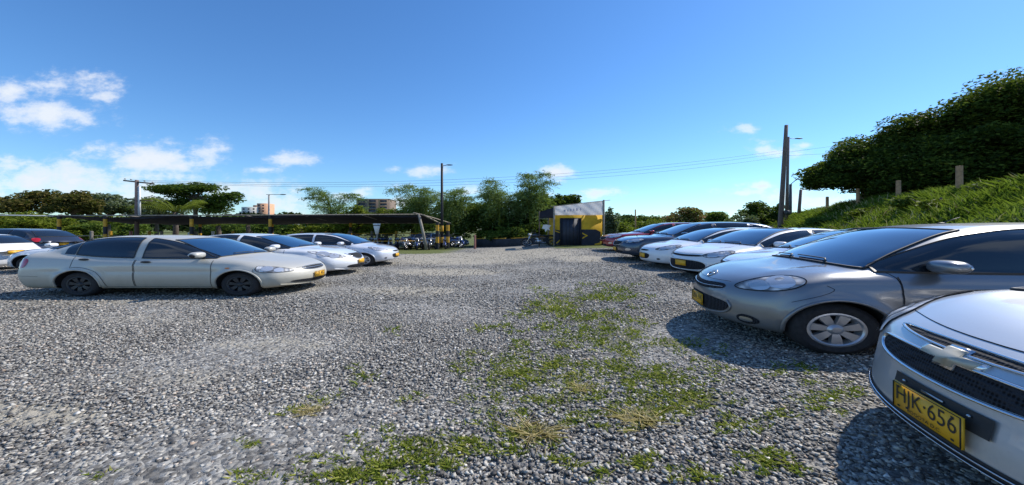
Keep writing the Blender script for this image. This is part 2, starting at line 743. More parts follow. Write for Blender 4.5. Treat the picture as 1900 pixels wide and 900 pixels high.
def grid_faces(nu, nv):
    return [(i * nv + j, (i + 1) * nv + j, (i + 1) * nv + j + 1, i * nv + j + 1) for i in range(nu - 1) for j in range(nv - 1)]


def lay(sh, G, d, off):
    P = sh.project(G, d, sh.sp.get('span', .5))
    n = sh.grad(P)
    n /= np.linalg.norm(n, axis=1, keepdims=True) + 1e-9
    # never let the offset push against the ray
    return P + n * off


def patch(sh, pts, phi, off=.004, nu=24, nv=8, soft=2, flip=False):
    G, nu, nv, d = poly_grid(pts, phi, nu, nv, soft)
    P = lay(sh, G, d, off)
    if flip:
        P = P * np.array([1, -1, 1])
    return P, grid_faces(nu, nv)


def seam(sh, line, phi, w=.008, off=.0025, flip=False, closed=False, step=.035, soft=1):
    """a thin strip that follows the body"""
    d, e = dir_of(phi)
    p = chaikin(line, soft, closed) if soft else np.asarray(line, float)
    if closed:
        p = np.concatenate([p, p[:1]])
    out = [p[0]]
    for a, b in zip(p[:-1], p[1:]):
        n = max(1, int(np.linalg.norm(b - a) / step))
        for k in range(1, n + 1):
            out.append(a + (b - a) * k / n)
    p = np.array(out)
    uv = np.stack([p @ e, p[:, 2]], 1)
    t = np.gradient(uv, axis=0)
    t /= np.linalg.norm(t, axis=1, keepdims=True) + 1e-9
    nrm = np.stack([-t[:, 1], t[:, 0]], 1)
    q = sh.project(p - d * 0, d, sh.sp.get('span', .5))
    A = q + (nrm[:, :1] * e + nrm[:, 1:] * np.array([0, 0, 1])) * w / 2
    B = q - (nrm[:, :1] * e + nrm[:, 1:] * np.array([0, 0, 1])) * w / 2
    n3 = sh.grad(q)
    n3 /= np.linalg.norm(n3, axis=1, keepdims=True) + 1e-9
    A, B = A + n3 * off, B + n3 * off
    P = np.stack([A, B], 1).reshape(-1, 3)
    if flip:
        P = P * np.array([1, -1, 1])
    return P, [(2 * i, 2 * i + 1, 2 * i + 3, 2 * i + 2) for i in range(len(q) - 1)]


def on_line(sh, line, phi, off=.01, step=.03, flip=False, closed=False, soft=2):
    d, e = dir_of(phi)
    p = chaikin(line, soft, closed)
    out = [p[0]]
    pp = np.concatenate([p, p[:1]]) if closed else p
    for a, b in zip(pp[:-1], pp[1:]):
        n = max(1, int(np.linalg.norm(b - a) / step))
        for k in range(1, n + 1):
            out.append(a + (b - a) * k / n)
    if closed:
        out = out[:-1]
    q = lay(sh, np.array(out), d, off)
    if flip:
        q = q * np.array([1, -1, 1])
    return q


def paint(name, c, metal=.5, rough=.34, dirt=0.0, dirt_col=(.20, .17, .13), coat=1.0):
    def fn(t, b):
        tc_ = t.nodes.new('ShaderNodeTexCoord')
        f = noise(t, 7, 5, .6, tc_.outputs['Object'])
        sx = t.nodes.new('ShaderNodeSeparateXYZ')
        t.links.new(tc_.outputs['Object'], sx.inputs[0])
        low = t.nodes.new('ShaderNodeMapRange')
        low.inputs[1].default_value = .52 * SZ + .12
        low.inputs[2].default_value = .16 * SZ
        low.inputs[3].default_value = 0
        low.inputs[4].default_value = 1
        t.links.new(sx.outputs[2], low.inputs[0])
        dd = mathn(t, 'MULTIPLY', mathn(t, 'MULTIPLY', low.outputs[0], mathn(t, 'ADD', f, .25)), dirt, clamp=True)
        fine = noise(t, 60, 3, .7, tc_.outputs['Object'])
        film = mathn(t, 'ADD', dd, mathn(t, 'MULTIPLY', sstepn(t, fine, .50, .75), .05 + dirt * .1), clamp=True)
        t.links.new(mixc(t, film, c, dirt_col), b.inputs['Base Color'])
        t.links.new(mathn(t, 'ADD', rough, mathn(t, 'MULTIPLY', film, .35)), b.inputs['Roughness'])
        t.links.new(mathn(t, 'SUBTRACT', coat, film, clamp=True), b.inputs['Coat Weight'])
        t.links.new(mathn(t, 'MULTIPLY', mathn(t, 'SUBTRACT', 1.0, film), metal), b.inputs['Metallic'])
    return mat(name, c, rough, metal, coat=coat, fn=fn)


def sstepn(t, v, a, b):
    m = t.nodes.new('ShaderNodeMapRange')
    m.interpolation_type = 'SMOOTHSTEP'
    m.inputs[1].default_value = a
    m.inputs[2].default_value = b
    t.links.new(v, m.inputs[0])
    return m.outputs[0]


def meshfn(t, b):
    c = t.nodes.new('ShaderNodeTexCoord')
    w = t.nodes.new('ShaderNodeTexVoronoi')
    w.inputs['Scale'].default_value = 75
    w.inputs['Randomness'].default_value = .15
    t.links.new(c.outputs['Object'], w.inputs['Vector'])
    t.links.new(ramp(t, w.outputs['Distance'], [(.25, (.003, .003, .004)), (.5, (.03, .032, .038))]), b.inputs['Base Color'])
    bump(t, b, w.outputs['Distance'], .8, .01)


M_glass = mat('tinted_glass', (.012, .016, .022), .03, 0, .5, .6, ior=1.5)
M_glass2 = mat('sky_blue_windscreen', (.010, .040, .10), .03, 0, .6, .8, ior=1.5)  # blue base colour stands in for the sky reflected in the glass
M_black = mottled('black_plastic', (.018, .019, .021), .55, 20, .8, 1.3)
M_grille = mat('dark_mesh', (.008, .009, .012), .75, spec=.15, fn=meshfn)
M_seam = mat('seam_shadow', (.012, .012, .013), .8)
M_chrome = mat('chrome', (.66, .67, .69), .2, 1.0)
M_satin = mat('satin_metal', (.55, .56, .58), .32, 1.0)
M_tyre = mottled('tyre_rubber', (.022, .022, .024), .85, 30, .7, 1.6)
M_rimsilver = mat('rim_silver', (.56, .57, .59), .35, .75)
M_rimdark = mat('rim_black', (.025, .027, .032), .45, .2)
M_disc = mat('wheel_inside', (.03, .03, .032), .6, .3)
M_red = mat('red_lens', (.42, .012, .018), .12, 0, .6, 1)
M_amber = mat('amber_lens', (.75, .22, .03), .15, 0, .6, 1)
M_plate = mat('plate_yellow', (.80, .42, .02), .45)
M_ink = mat('plate_ink', (.02, .018, .015), .6)


def hl(t, b):
    v = t.nodes.new('ShaderNodeTexVoronoi')
    v.inputs['Scale'].default_value = 14
    c = t.nodes.new('ShaderNodeTexCoord')
    t.links.new(c.outputs['Object'], v.inputs['Vector'])
    col = ramp(t, v.outputs['Distance'], [(0, (.95, .95, .95)), (.3, (.80, .80, .81)), (.5, (.42, .43, .46)), (.75, (.16, .17, .19))])  # bright and dark cells paint chrome-like reflections into the colour
    t.links.new(col, b.inputs['Base Color'])
    bump(t, b, v.outputs['Distance'], .5, .02)


M_head = mat('headlamp_inner', (.8, .8, .8), .4, 0, fn=hl)


def lensfn(t, b):
    tr = t.nodes.new('ShaderNodeBsdfTransparent')
    mx = t.nodes.new('ShaderNodeMixShader')
    fr = t.nodes.new('ShaderNodeFresnel')
    fr.inputs[0].default_value = 1.5
    t.links.new(mathn(t, 'MULTIPLY', fr.outputs[0], .3), mx.inputs[0])
    t.links.new(tr.outputs[0], mx.inputs[1])
    t.links.new(b.outputs[0], mx.inputs[2])
    t.links.new(mx.outputs[0], t.nodes['Material Output'].inputs[0])


M_bowl = mat('lamp_bowl', (.86, .86, .86), .22, .6)
M_lens = mat('clear_lens', (.0, .0, .0), .04, .0, fn=lensfn)

WHEELS = {}


def wheel_meshes(r, style):
    k = (round(r, 3), style)
    if k in WHEELS:
        return WHEELS[k]
    w = .195
    rr = r * .64
    t = MB().lathe([(rr - .01, -w * .36), (rr, -w * .47), (rr + .02, -w / 2), (r - .05, -w / 2 - .006), (r - .015, -w * .44), (r, -w * .33), (r, w * .33), (r - .015, w * .44),
                    (r - .05, w / 2), (rr, w / 2), (rr - .01, w * .3)], axis='y', n=40)
    rim = MB().lathe([(rr - .012, w * .3), (rr - .014, -w * .30), (rr + .004, -w * .49), (rr - .012, -w * .50), (rr - .024, -w * .46), (rr - .030, -w * .34), (rr - .045, -w * .2)], axis='y', n=40)
    ns = {'seven': 7, 'dark': 7, 'five': 5, 'ten': 9}[style]
    for i in range(ns):
        a = 2 * math.pi * (i + .3) / ns
        er = np.array([math.cos(a), 0, math.sin(a)])
        et = np.array([-math.sin(a), 0, math.cos(a)])
        wi, wo_ = (.022, .040) if ns >= 7 else (.035, .05)
        P = []
        for (rad, wd, dep) in ((.045, wi, -w * .40), (rr * .5, (wi + wo_) / 2, -w * .45), (rr - .02, wo_, -w * .44)):
            for sgn in (-1, 1):
                P.append(er * rad + et * sgn * wd + np.array([0, dep, 0]))
            for sgn in (1, -1):
                P.append(er * rad + et * sgn * wd * 1.15 + np.array([0, dep + .03, 0]))
        F = []
        for q in (0, 1):
            for j in range(4):
                F.append((q * 4 + j, q * 4 + (j + 1) % 4, q * 4 + 4 + (j + 1) % 4, q * 4 + 4 + j))
        F.append((8, 9, 10, 11))
        rim.add(P, F)
    rim.lathe([(.001, -w * .50), (.03, -w * .49), (.055, -w * .42), (.06, -w * .3)], axis='y', n=20)
    disc = MB().lathe([(.02, -w * .12), (rr * .72, -w * .12), (rr * .72, -w * .06), (rr - .015, -w * .03), (rr - .01, w * .4), (.02, w * .4)], axis='y', n=28)
    out = (t.mesh('tyre'), rim.mesh('rim'), disc.mesh('wheel'))
    for me, m, an in zip(out, (M_tyre, M_rimdark if style == 'dark' else M_rimsilver, M_disc), (40, 25, 30)):
        me.materials.append(m)
        me.polygons.foreach_set('use_smooth', [True] * len(me.polygons))
        me.set_sharp_from_angle(angle=R(an))
    WHEELS[k] = out
    return out


def add_wheels(root, sp, style):
    ty, ri, di = wheel_meshes(sp['r'], style)
    for xw in (sp['xf'], sp['xr']):
        for sgn in (-1, 1):
            w = link('wheel', di, root, (xw, sgn * (sp['W'] / 2 - .125), sp['r']), 0 if sgn < 0 else math.pi, smooth=False)
            link('tyre', ty, w, smooth=False)
            link('rim', ri, w, smooth=False)


def number_plate(root, x, z, txt, front=True, tilt=0.0, y=0.0, small=None):
    sg = -1 if front else 1
    b = MB().box((-.004, -.165, -.08), (.004, .165, .08))
    o = b.build('licence_plate', M_plate, root, (x, y, z))
    fr = MB()
    for (a, c) in (((-.162, -.077), (.162, -.077)), ((.162, -.077), (.162, .077)), ((.162, .077), (-.162, .077)), ((-.162, .077), (-.162, -.077))):
        fr.bar((sg * .0055, a[0], a[1]), (sg * .0055, c[0], c[1]), .003, .003)
    fr.build('plate_border', M_ink, o)
    if txt:
        v, f = text_mesh(txt, .125)
        v = v[:, :2]
        v[:, 0] *= .29 / (v[:, 0].max() - v[:, 0].min())
        P = np.stack([np.full(len(v), sg * .0062), v[:, 0] * sg, v[:, 1] - .022], 1)
        mb = MB().add(P, f)
        if small:
            v2, f2 = text_mesh(small, .026)
            mb.add(np.stack([np.full(len(v2), sg * .0062), v2[:, 0] * sg, v2[:, 1] - .062], 1), f2)
        for yy_, zz_ in ((-.13, .058), (.13, .058), (.13, -.058), (-.13, -.058)):
            mb.add([(sg * .006, yy_ + dy, zz_ + dz) for dy, dz in ((-.007, -.005), (.007, -.005), (.007, .005), (-.007, .005))], [(0, 1, 2, 3)])
        mb.build('lettering', M_ink, o)
    return o


def build_car(name, sp, pm, loc, rz, label, cat='car', group=None, h=.045, style='seven', glass=M_glass, wglass=M_glass2, plate='', small=None, rear_plate=None, black_trim=False, near=False):
    sh = Shape(sp)
    root = empty(name, (loc[0], loc[1], loc[2] if len(loc) > 2 else gf(loc[0], loc[1])), rz)
    tag(root, label, cat, group)
    P, Fc = body_mesh(sh, h)
    mk('body', P, Fc, pm, root, smooth=True, sharp=50)
    arch_parts(sh, root, pm)
    hw, L = sh.hw, sh.L
    a0, c1 = sp['a0'], sp['c1']
    nres = 2 if near else 1

    def both(nm, pts, phi, m, off=.004, nu=20, nv=7, soft=2, par=None, parts=None):
        out = []
        for i, fl in enumerate((False, True)):
            v, f = patch(sh, pts, phi, off, nu * nres, nv * nres, soft, fl)
            out.append(mk(nm, v, f, m, par[i] if par else root, smooth=True))
        return out

    # doors: panel, window, handle
    doors = sp['doors']
    pil = sp['pillars']
    zc, ra = sp['r'] + .01, sh.ra
    for di, (dx0, dx1, top1, top0) in enumerate(doors):
        panels = []
        nu, nv = 14 * nres, 10 * nres
        xs = np.linspace(dx0, dx1, nu)
        for fl in (False, True):
            G = []
            for x in xs:
                bot = sp.get('sill', .27)
                for xw in (sp['xf'], sp['xr']):
                    if abs(x - xw) < ra + .06:
                        bot = max(bot, zc + math.sqrt((ra + .06) ** 2 - (x - xw) ** 2))
                tp = sh.top(x) - sp.get('beltgap', .075)
                for k in range(nv):
                    G.append((x, -hw, bot + (tp - bot) * k / (nv - 1)))
            v = lay(sh, np.array(G), np.array([0, 1.0, 0]), .003)
            edge = [G[i * nv] for i in range(nu)][::-1] + [G[0], G[nv - 1]]
            edge = [np.array(G[nv - 1])] + [np.array(G[i * nv]) for i in range(nu)] + [np.array(G[nu * nv - 1])]
            if fl:
                v = v * np.array([1, -1, 1])
            p = mk('door', v, grid_faces(nu, nv), pm, root, smooth=True)
            panels.append(p)
            sv, sf = seam(sh, edge, 90, .008, .0045, fl, soft=0)
            mk('door_gap', sv, sf, M_seam, p)
            hx, hz = dx1 - .17, sh.top(dx1 - .17) - sp.get('handle_z', .13)
            q = lay(sh, np.array([[hx, -hw, hz]]), np.array([0, 1.0, 0]), .012)[0]
            if fl:
                q = q * np.array([1, -1, 1])
            MB().ell(q, (.085, .022, .026), 14, 8).build('handle', M_black if black_trim else pm, p, smooth=True)
        # window of this door
        wx0, wx1 = pil[di]
        nu, nv = 26 * nres, 8 * nres
        xs = np.linspace(wx0, wx1, nu)
        for fl in (False, True):
            G = []
            for x in xs:
                zt = sh.roof(x - .09) - sp.get('wtop', .08)
                zt = min(zt, sh.roof(x + .14) - sp.get('wtop', .08) + .0)
                zb = sh.top(x) + sp.get('wbot', -.03)
                zt = max(zt, zb + .012)
                for k in range(nv):
                    G.append((x, -sp['wb'], zb + (zt - zb) * k / (nv - 1)))
            G = np.array(G)
            v = lay(sh, G, np.array([0, 1.0, 0]), .006)
            edge = [G[i * nv] for i in range(nu)] + [G[i * nv + nv - 1] for i in range(nu)][::-1]
            if fl:
                v = v * np.array([1, -1, 1])
            w = mk('side_window', v, grid_faces(nu, nv), glass, panels[1 if fl else 0], smooth=True)
            sv, sf = seam(sh, edge, 90, .022, .0075, fl, closed=True, soft=0)
            mk('window_rubber', sv, sf, M_black, w)
    # quarter windows
    for (wx0, wx1) in sp.get('quarter', []):
        xs = np.linspace(wx0, wx1, 14)
        for fl in (False, True):
            G = []
            for x in xs:
                zt = min(sh.roof(x - .09), sh.roof(x + .14)) - sp.get('wtop', .08)
                zb = sh.top(x) + sp.get('wbot', -.03)
                zt = max(zt, zb + .012)
                for k in range(6):
                    G.append((x, -sp['wb'], zb + (zt - zb) * k / 5))
            v = lay(sh, np.array(G), np.array([0, 1.0, 0]), .006)
            if fl:
                v = v * np.array([1, -1, 1])
            mk('quarter_window', v, grid_faces(14, 6), glass, root, smooth=True)
    # windscreen and rear window: rows of height, columns across
    for nm, z0, z1, gx, d, gm in (('windscreen', sp['ws'][0], sp['ws'][1], a0 + .35, 1, wglass), ('rear_window', sp['rw'][0], sp['rw'][1], L - .6, -1, glass)):
        if nm == 'rear_window' and sp.get('norear'):
            continue
        nu, nv = 26 * nres, 14 * nres
        G = []
        for i in range(nu):
            u = -1 + 2 * i / (nu - 1)
            for k in range(nv):
                w_ = k / (nv - 1)
                z = z0 + (z1 - z0) * w_ + (-.045 * u ** 2 * (1 - w_) if d > 0 else 0) - .028 * u ** 2 * w_
                zt = (z - sp['zbelt']) / (sh.H - sp['zbelt'])
                half = sp['wb'] + (sp['wr'] - sp['wb']) * max(0, zt) - (.085 if d > 0 else .12)
                G.append((gx, u * half, z))
        G = np.array(G)
        P_ = sh.project(G, np.array([d * 1.0, 0, 0]), 1.6, .02)
        n_ = sh.grad(P_)
        n_ /= np.linalg.norm(n_, axis=1, keepdims=True) + 1e-9
        v = P_ + n_ * .006
        w = mk(nm, v, grid_faces(nu, nv), gm, root, smooth=True)
        ed = [v[i * nv] for i in range(nu)] + [v[(nu - 1) * nv + k] for k in range(nv)] + [v[i * nv + nv - 1] for i in range(nu)][::-1] + [v[k] for k in range(nv)][::-1]
        MB().tube(ed, .011, 5, closed=True).build('window_rubber', M_black, w, smooth=True)
        if nm == 'windscreen' and sp.get('wiper', True):
            for (u0, u1) in ((.05, .62), (-.62, -.02)):
                pts = []
                for t_ in np.linspace(0, 1, 8):
                    u = u0 + (u1 - u0) * t_
                    i = int((u + 1) / 2 * (nu - 1))
                    k = 1 * nres if t_ > 0 else 0
                    pts.append(v[i * nv + k] + n_[i * nv + k] * .018)
                MB().tube(pts, .008, 5).build('wiper', M_black, root)
    # lamps, grilles and other fittings
    for (nm, pts, phi, m, off, mirrored) in sp['fit']:
        nu_, nv_ = (30, 12) if near else (18, 7)
        for fl in ((False, True) if mirrored else (False,)):
            v, f = patch(sh, pts, phi, off, nu_, nv_, 2, fl)
            mm = pm if m == 'paint' else m
            o = mk(nm, v, f, mm, root, smooth=True)
            if nm == 'headlight':
                d_, e_ = dir_of(phi)
                c = np.array(pts, float)
                cc = c.mean(0)
                # bulbs' bowls behind a clear cover
                for k_, (s_, rad) in enumerate(((.30, .34), (-.28, .28))):
                    axis_ = c[np.argmax(c[:, 0])] - c[np.argmin(c[:, 0])]
                    ctr = cc + axis_ * s_ * .5
                    rr_ = np.ptp(c[:, 2]) * rad
                    a_ = np.linspace(0, 2 * math.pi, 18)[:-1]
                    ring = np.array([ctr + e_ * rr_ * 1.5 * math.cos(t) + np.array([0, 0, rr_ * math.sin(t)]) for t in a_] + [ctr])
                    q = lay(sh, ring, d_, off + .004)
                    q[-1] -= sh.grad(q[-1:])[0] * .0
                    if fl:
                        q = q * np.array([1, -1, 1])
                    mk('lamp_bowl', q, [(i, (i + 1) % 17, 17) for i in range(17)], M_bowl, o)
                v, f = patch(sh, pts, phi, off + .012, nu_, nv_, 2, fl)
                mk('lamp_cover', v, f, M_lens, o, smooth=True)
                sv, sf = seam(sh, [np.array(p) for p in pts], phi, .010, off + .002, fl, closed=True, soft=2)
                mk('lamp_gap', sv, sf, M_seam, o)
    for (nm, line, phi, m, rad, off, mirrored, closed) in sp.get('trim', []):
        for fl in ((False, True) if mirrored else (False,)):
            q = on_line(sh, line, phi, off, .03, fl, closed)
            MB().tube(q, rad, 6, closed=closed).build(nm, pm if m == 'paint' else m, root, smooth=True)
    for (line, phi, w_, mirrored) in sp.get('gaps', []):
        for fl in ((False, True) if mirrored else (False,)):
            sv, sf = seam(sh, line, phi, w_, .0025, fl, soft=2)
            mk('panel_gap', sv, sf, M_seam, root)
    # wheel arch liners
    # mirrors
    mx, mz = sp['mirror']
    for sgn in (-1, 1):
        y0 = sp['wb'] - .02
        mbm = MB()
        c = np.array([mx, sgn * (y0 + .15), mz])
        mbm.ell((0, 0, 0), (1, 1, 1), 24, 14)
        mv = mbm.v[0]
        mbm.v[0] = np.sign(mv) * np.abs(mv) ** .72 * np.array([.075, .118, .072]) * (1 - .18 * mv[:, 1:2] * sgn) + c
        o = mbm.build('mirror', pm, root, smooth=True)
        MB().bar((mx + .02, sgn * (y0 - .02), mz - .055), (mx + .01, sgn * (y0 + .10), mz - .035), .05, .03).build('mirror_arm', M_black, o)
        MB().ell(c + np.array([.05, 0, 0]), (.02, .095, .055), 12, 6).build('mirror_glass', M_chrome, o, smooth=True)
        if black_trim:
            MB().ell(c + np.array([-.002, 0, -.01]), (.066, .119, .066), 16, 10).build('mirror_cap', M_black, o, smooth=True)
    # plates
    if plate is not None:
        zp = sp['plate_z']
        q = sh.project(np.array([[.1, 0, zp + .08], [.1, 0, zp - .08], [.3, .165, zp], [.1, 0, zp]]), np.array([1.0, 0, 0]), .8)
        number_plate(root, q[:, 0].min() - .014, zp, plate, True, small=small)
    if rear_plate is not None:
        zp = sp.get('rplate_z', .75)
        q = sh.project(np.array([[L - .1, 0, zp + .08], [L - .1, 0, zp - .08], [L - .1, 0, zp]]), np.array([-1.0, 0, 0]), .8)
        number_plate(root, q[:, 0].max() + .014, zp, rear_plate, False)
    # roof aerial
    ax_ = sp.get('aerial')
    if ax_:
        z_ = sh.roof(ax_)
        b = MB()
        b.ell((ax_, 0, z_ + .004), (.035, .02, .014), 10, 5)
        b.tube([(ax_, 0, z_ + .008), (ax_ + .13, 0, z_ + .085)], [.008, .004], 6)
        b.build('aerial', M_black, root, smooth=True)
    add_wheels(root, sp, style)
    return root, sh


def S_(**k):
    return dict(k)


SIDE = [(.0, -.10), (.18, -.075), (.30, -.03), (.50, 0.0), (.66, 0.0), (.80, -.018), (.95, -.055), (1.1, -.11), (1.3, -.2)]

# compact rounded hatchback (the grey one close to the camera)
K = S_(L=3.78, W=1.665, H=1.53, xf=.71, xr=3.16, r=.295, zbelt=.98, wb=.755, wr=.585, a0=.80, c1=3.3, xm=1.85, cf=.36, cr=.26, kf=.24,
       T=[(-.3, .66), (-.02, .745), (.1, .81), (.3, .885), (.55, .94), (.8, .98), (1.3, .985), (2.2, 1.0), (3.0, 1.04), (3.5, 1.07), (3.78, 1.0), (4.1, .9)],
       R=[(.0, .45), (.52, .86), (.75, 1.0), (1.14, 1.25), (1.53, 1.445), (1.88, 1.515), (2.35, 1.53), (2.95, 1.50), (3.3, 1.40), (3.58, 1.18), (3.8, .85), (4.2, .3)],
       XF=[(.0, .14), (.2, .05), (.32, .01), (.45, 0), (.58, .01), (.68, .035), (.8, .10), (.9, .24), (1.2, .7)],
       XR=[(.0, .1), (.3, .02), (.5, 0), (.7, .03), (1.0, .08), (1.3, .2)],
       S=SIDE, doors=[(1.10, 2.12, 0, 0), (2.14, 3.04, 0, 0)], pillars=[(1.0, 2.08), (2.18, 2.98)], quarter=[(3.03, 3.28)],
       ws=(1.03, 1.455), rw=(1.08, 1.40), mirror=(1.33, 1.04), plate_z=.42, aerial=1.95, flare=.022,
       dents=[],
       fit=[('headlight', [(.17, -.46, .685), (.21, -.43, .735), (.31, -.53, .825), (.45, -.63, .88), (.57, -.70, .87), (.57, -.74, .81), (.46, -.73, .73), (.30, -.62, .685)], 52, M_head, .004, True),
            ('grille', [(.05, -.42, .690), (.05, -.39, .635), (.03, 0, .585), (.05, .39, .635), (.05, .42, .690), (.06, .36, .715), (.05, 0, .680), (.06, -.36, .715)], 0, M_grille, .004, False),
            ('lower_intake', [(.1, -.47, .50), (.1, -.50, .42), (.1, -.40, .33), (0, 0, .30), (.1, .40, .33), (.1, .50, .42), (.1, .47, .50), (0, 0, .525)], 0, M_grille, .002, False),
            ('fog_recess', [(.2, -.60, .385), (.2, -.52, .35), (.2, -.52, .29), (.2, -.60, .255), (.25, -.70, .29), (.25, -.70, .35)], 25, M_grille, .004, True),
            ('fog_light', [(.2, -.60, .35), (.2, -.55, .34), (.2, -.55, .30), (.2, -.60, .29), (.25, -.65, .30), (.25, -.65, .34)], 25, M_satin, .010, True),
            ('tail_light', [(3.7, -.6, .8), (3.7, -.7, .8), (3.6, -.72, 1.0), (3.6, -.66, 1.05), (3.7, -.55, 1.0)], 140, M_red, .005, True)],
       trim=[('grille_bar', [(.05, -.39, .668), (.04, 0, .625), (.05, .39, .668)], 0, M_chrome, .004, .006, False, False),
             ('intake_lip', [(.1, -.47, .51), (.1, -.52, .42), (.1, -.42, .315), (0, 0, .285), (.1, .42, .315), (.1, .52, .42), (.1, .47, .51)], 0, 'paint', .012, .002, False, False)],
       gaps=[([(.14, -.42, .745), (.10, 0, .725), (.14, .42, .745)], 0, .005, False),
             ([(.66, -.76, .80), (.72, -.80, .74), (.42, -.8, .60)], 70, .005, True),
             ([(.95, -.72, 1.0), (1.08, -.8, .93), (1.10, -.83, .8)], 80, .006, True)])

# compact white hatchback with a big lower mouth
PIC = dict(K)
PIC.update(a0=.85, L=3.6, W=1.6, H=1.48, xf=.70, xr=3.08, r=.29, cf=.30, kf=.18,
           T=[(-.3, .62), (-.02, .72), (.08, .80), (.3, .865), (.6, .92), (.9, .965), (1.3, .98), (2.2, 1.0), (3.0, 1.04), (3.4, 1.06), (3.6, 1.0), (4, .9)],
           R=[(.05, .45), (.57, .86), (.80, 1.0), (1.19, 1.24), (1.54, 1.40), (1.9, 1.465), (2.4, 1.48), (2.9, 1.45), (3.2, 1.35), (3.45, 1.12), (3.65, .85), (4.2, .3)],
           XF=[(.0, .14), (.2, .05), (.32, .01), (.45, 0), (.58, .01), (.68, .04), (.8, .12), (.9, .3), (1.2, .7)],
           doors=[(1.2, 2.12, 0, 0), (2.14, 2.95, 0, 0)], pillars=[(1.08, 2.09), (2.18, 2.9)], quarter=[], mirror=(1.3, 1.03), plate_z=.45, aerial=None,
           dents=[],
           fit=[('headlight', [(.10, -.50, .66), (.10, -.46, .72), (.26, -.60, .80), (.52, -.70, .86), (.56, -.74, .80), (.34, -.70, .70), (.2, -.6, .645)], 45, M_head, .004, True),
                ('grille', [(.04, -.45, .715), (.04, -.47, .665), (.02, 0, .64), (.04, .47, .665), (.04, .45, .715), (.02, 0, .69)], 0, M_grille, .005, False),
                ('lower_intake', [(.1, -.42, .54), (.1, -.54, .47), (.1, -.54, .36), (.1, -.42, .29), (0, 0, .275), (.1, .42, .29), (.1, .54, .36), (.1, .54, .47), (.1, .42, .54), (0, 0, .55)], 0, M_grille, .002, False),
                ('tail_light', [(3.5, -.6, .8), (3.5, -.68, .8), (3.4, -.7, 1.0), (3.4, -.62, 1.05)], 140, M_red, .005, True)],
           trim=[('intake_lip', [(.1, -.44, .555), (.1, -.57, .47), (.1, -.57, .35), (.1, -.44, .27), (0, 0, .258), (.1, .44, .27), (.1, .57, .35), (.1, .57, .47), (.1, .44, .555), (0, 0, .565)], 0, 'paint', .012, .002, False, True)])
# the small white one with a little mouth
ION = dict(PIC)
ION.update(dents=[],
           fit=[('headlight', [(.14, -.44, .68), (.18, -.40, .72), (.34, -.54, .815), (.60, -.68, .875), (.62, -.72, .83), (.44, -.70, .73), (.26, -.56, .67)], 48, M_head, .004, True),
                ('grille', [(.04, -.26, .665), (.04, -.24, .63), (.02, 0, .61), (.04, .24, .63), (.04, .26, .665), (.02, 0, .68)], 0, M_grille, .005, False),
                ('lower_intake', [(.1, -.30, .53), (.1, -.33, .45), (.1, -.26, .35), (0, 0, .33), (.1, .26, .35), (.1, .33, .45), (.1, .30, .53), (0, 0, .54)], 0, M_grille, .002, False),
                ('fog_light', [(.2, -.56, .40), (.2, -.50, .38), (.2, -.50, .34), (.2, -.56, .33), (.25, -.60, .36)], 25, M_black, .006, True),
                ('tail_light', [(3.5, -.6, .8), (3.5, -.68, .8), (3.4, -.7, 1.0), (3.4, -.62, 1.05)], 140, M_red, .005, True)],
           trim=[])

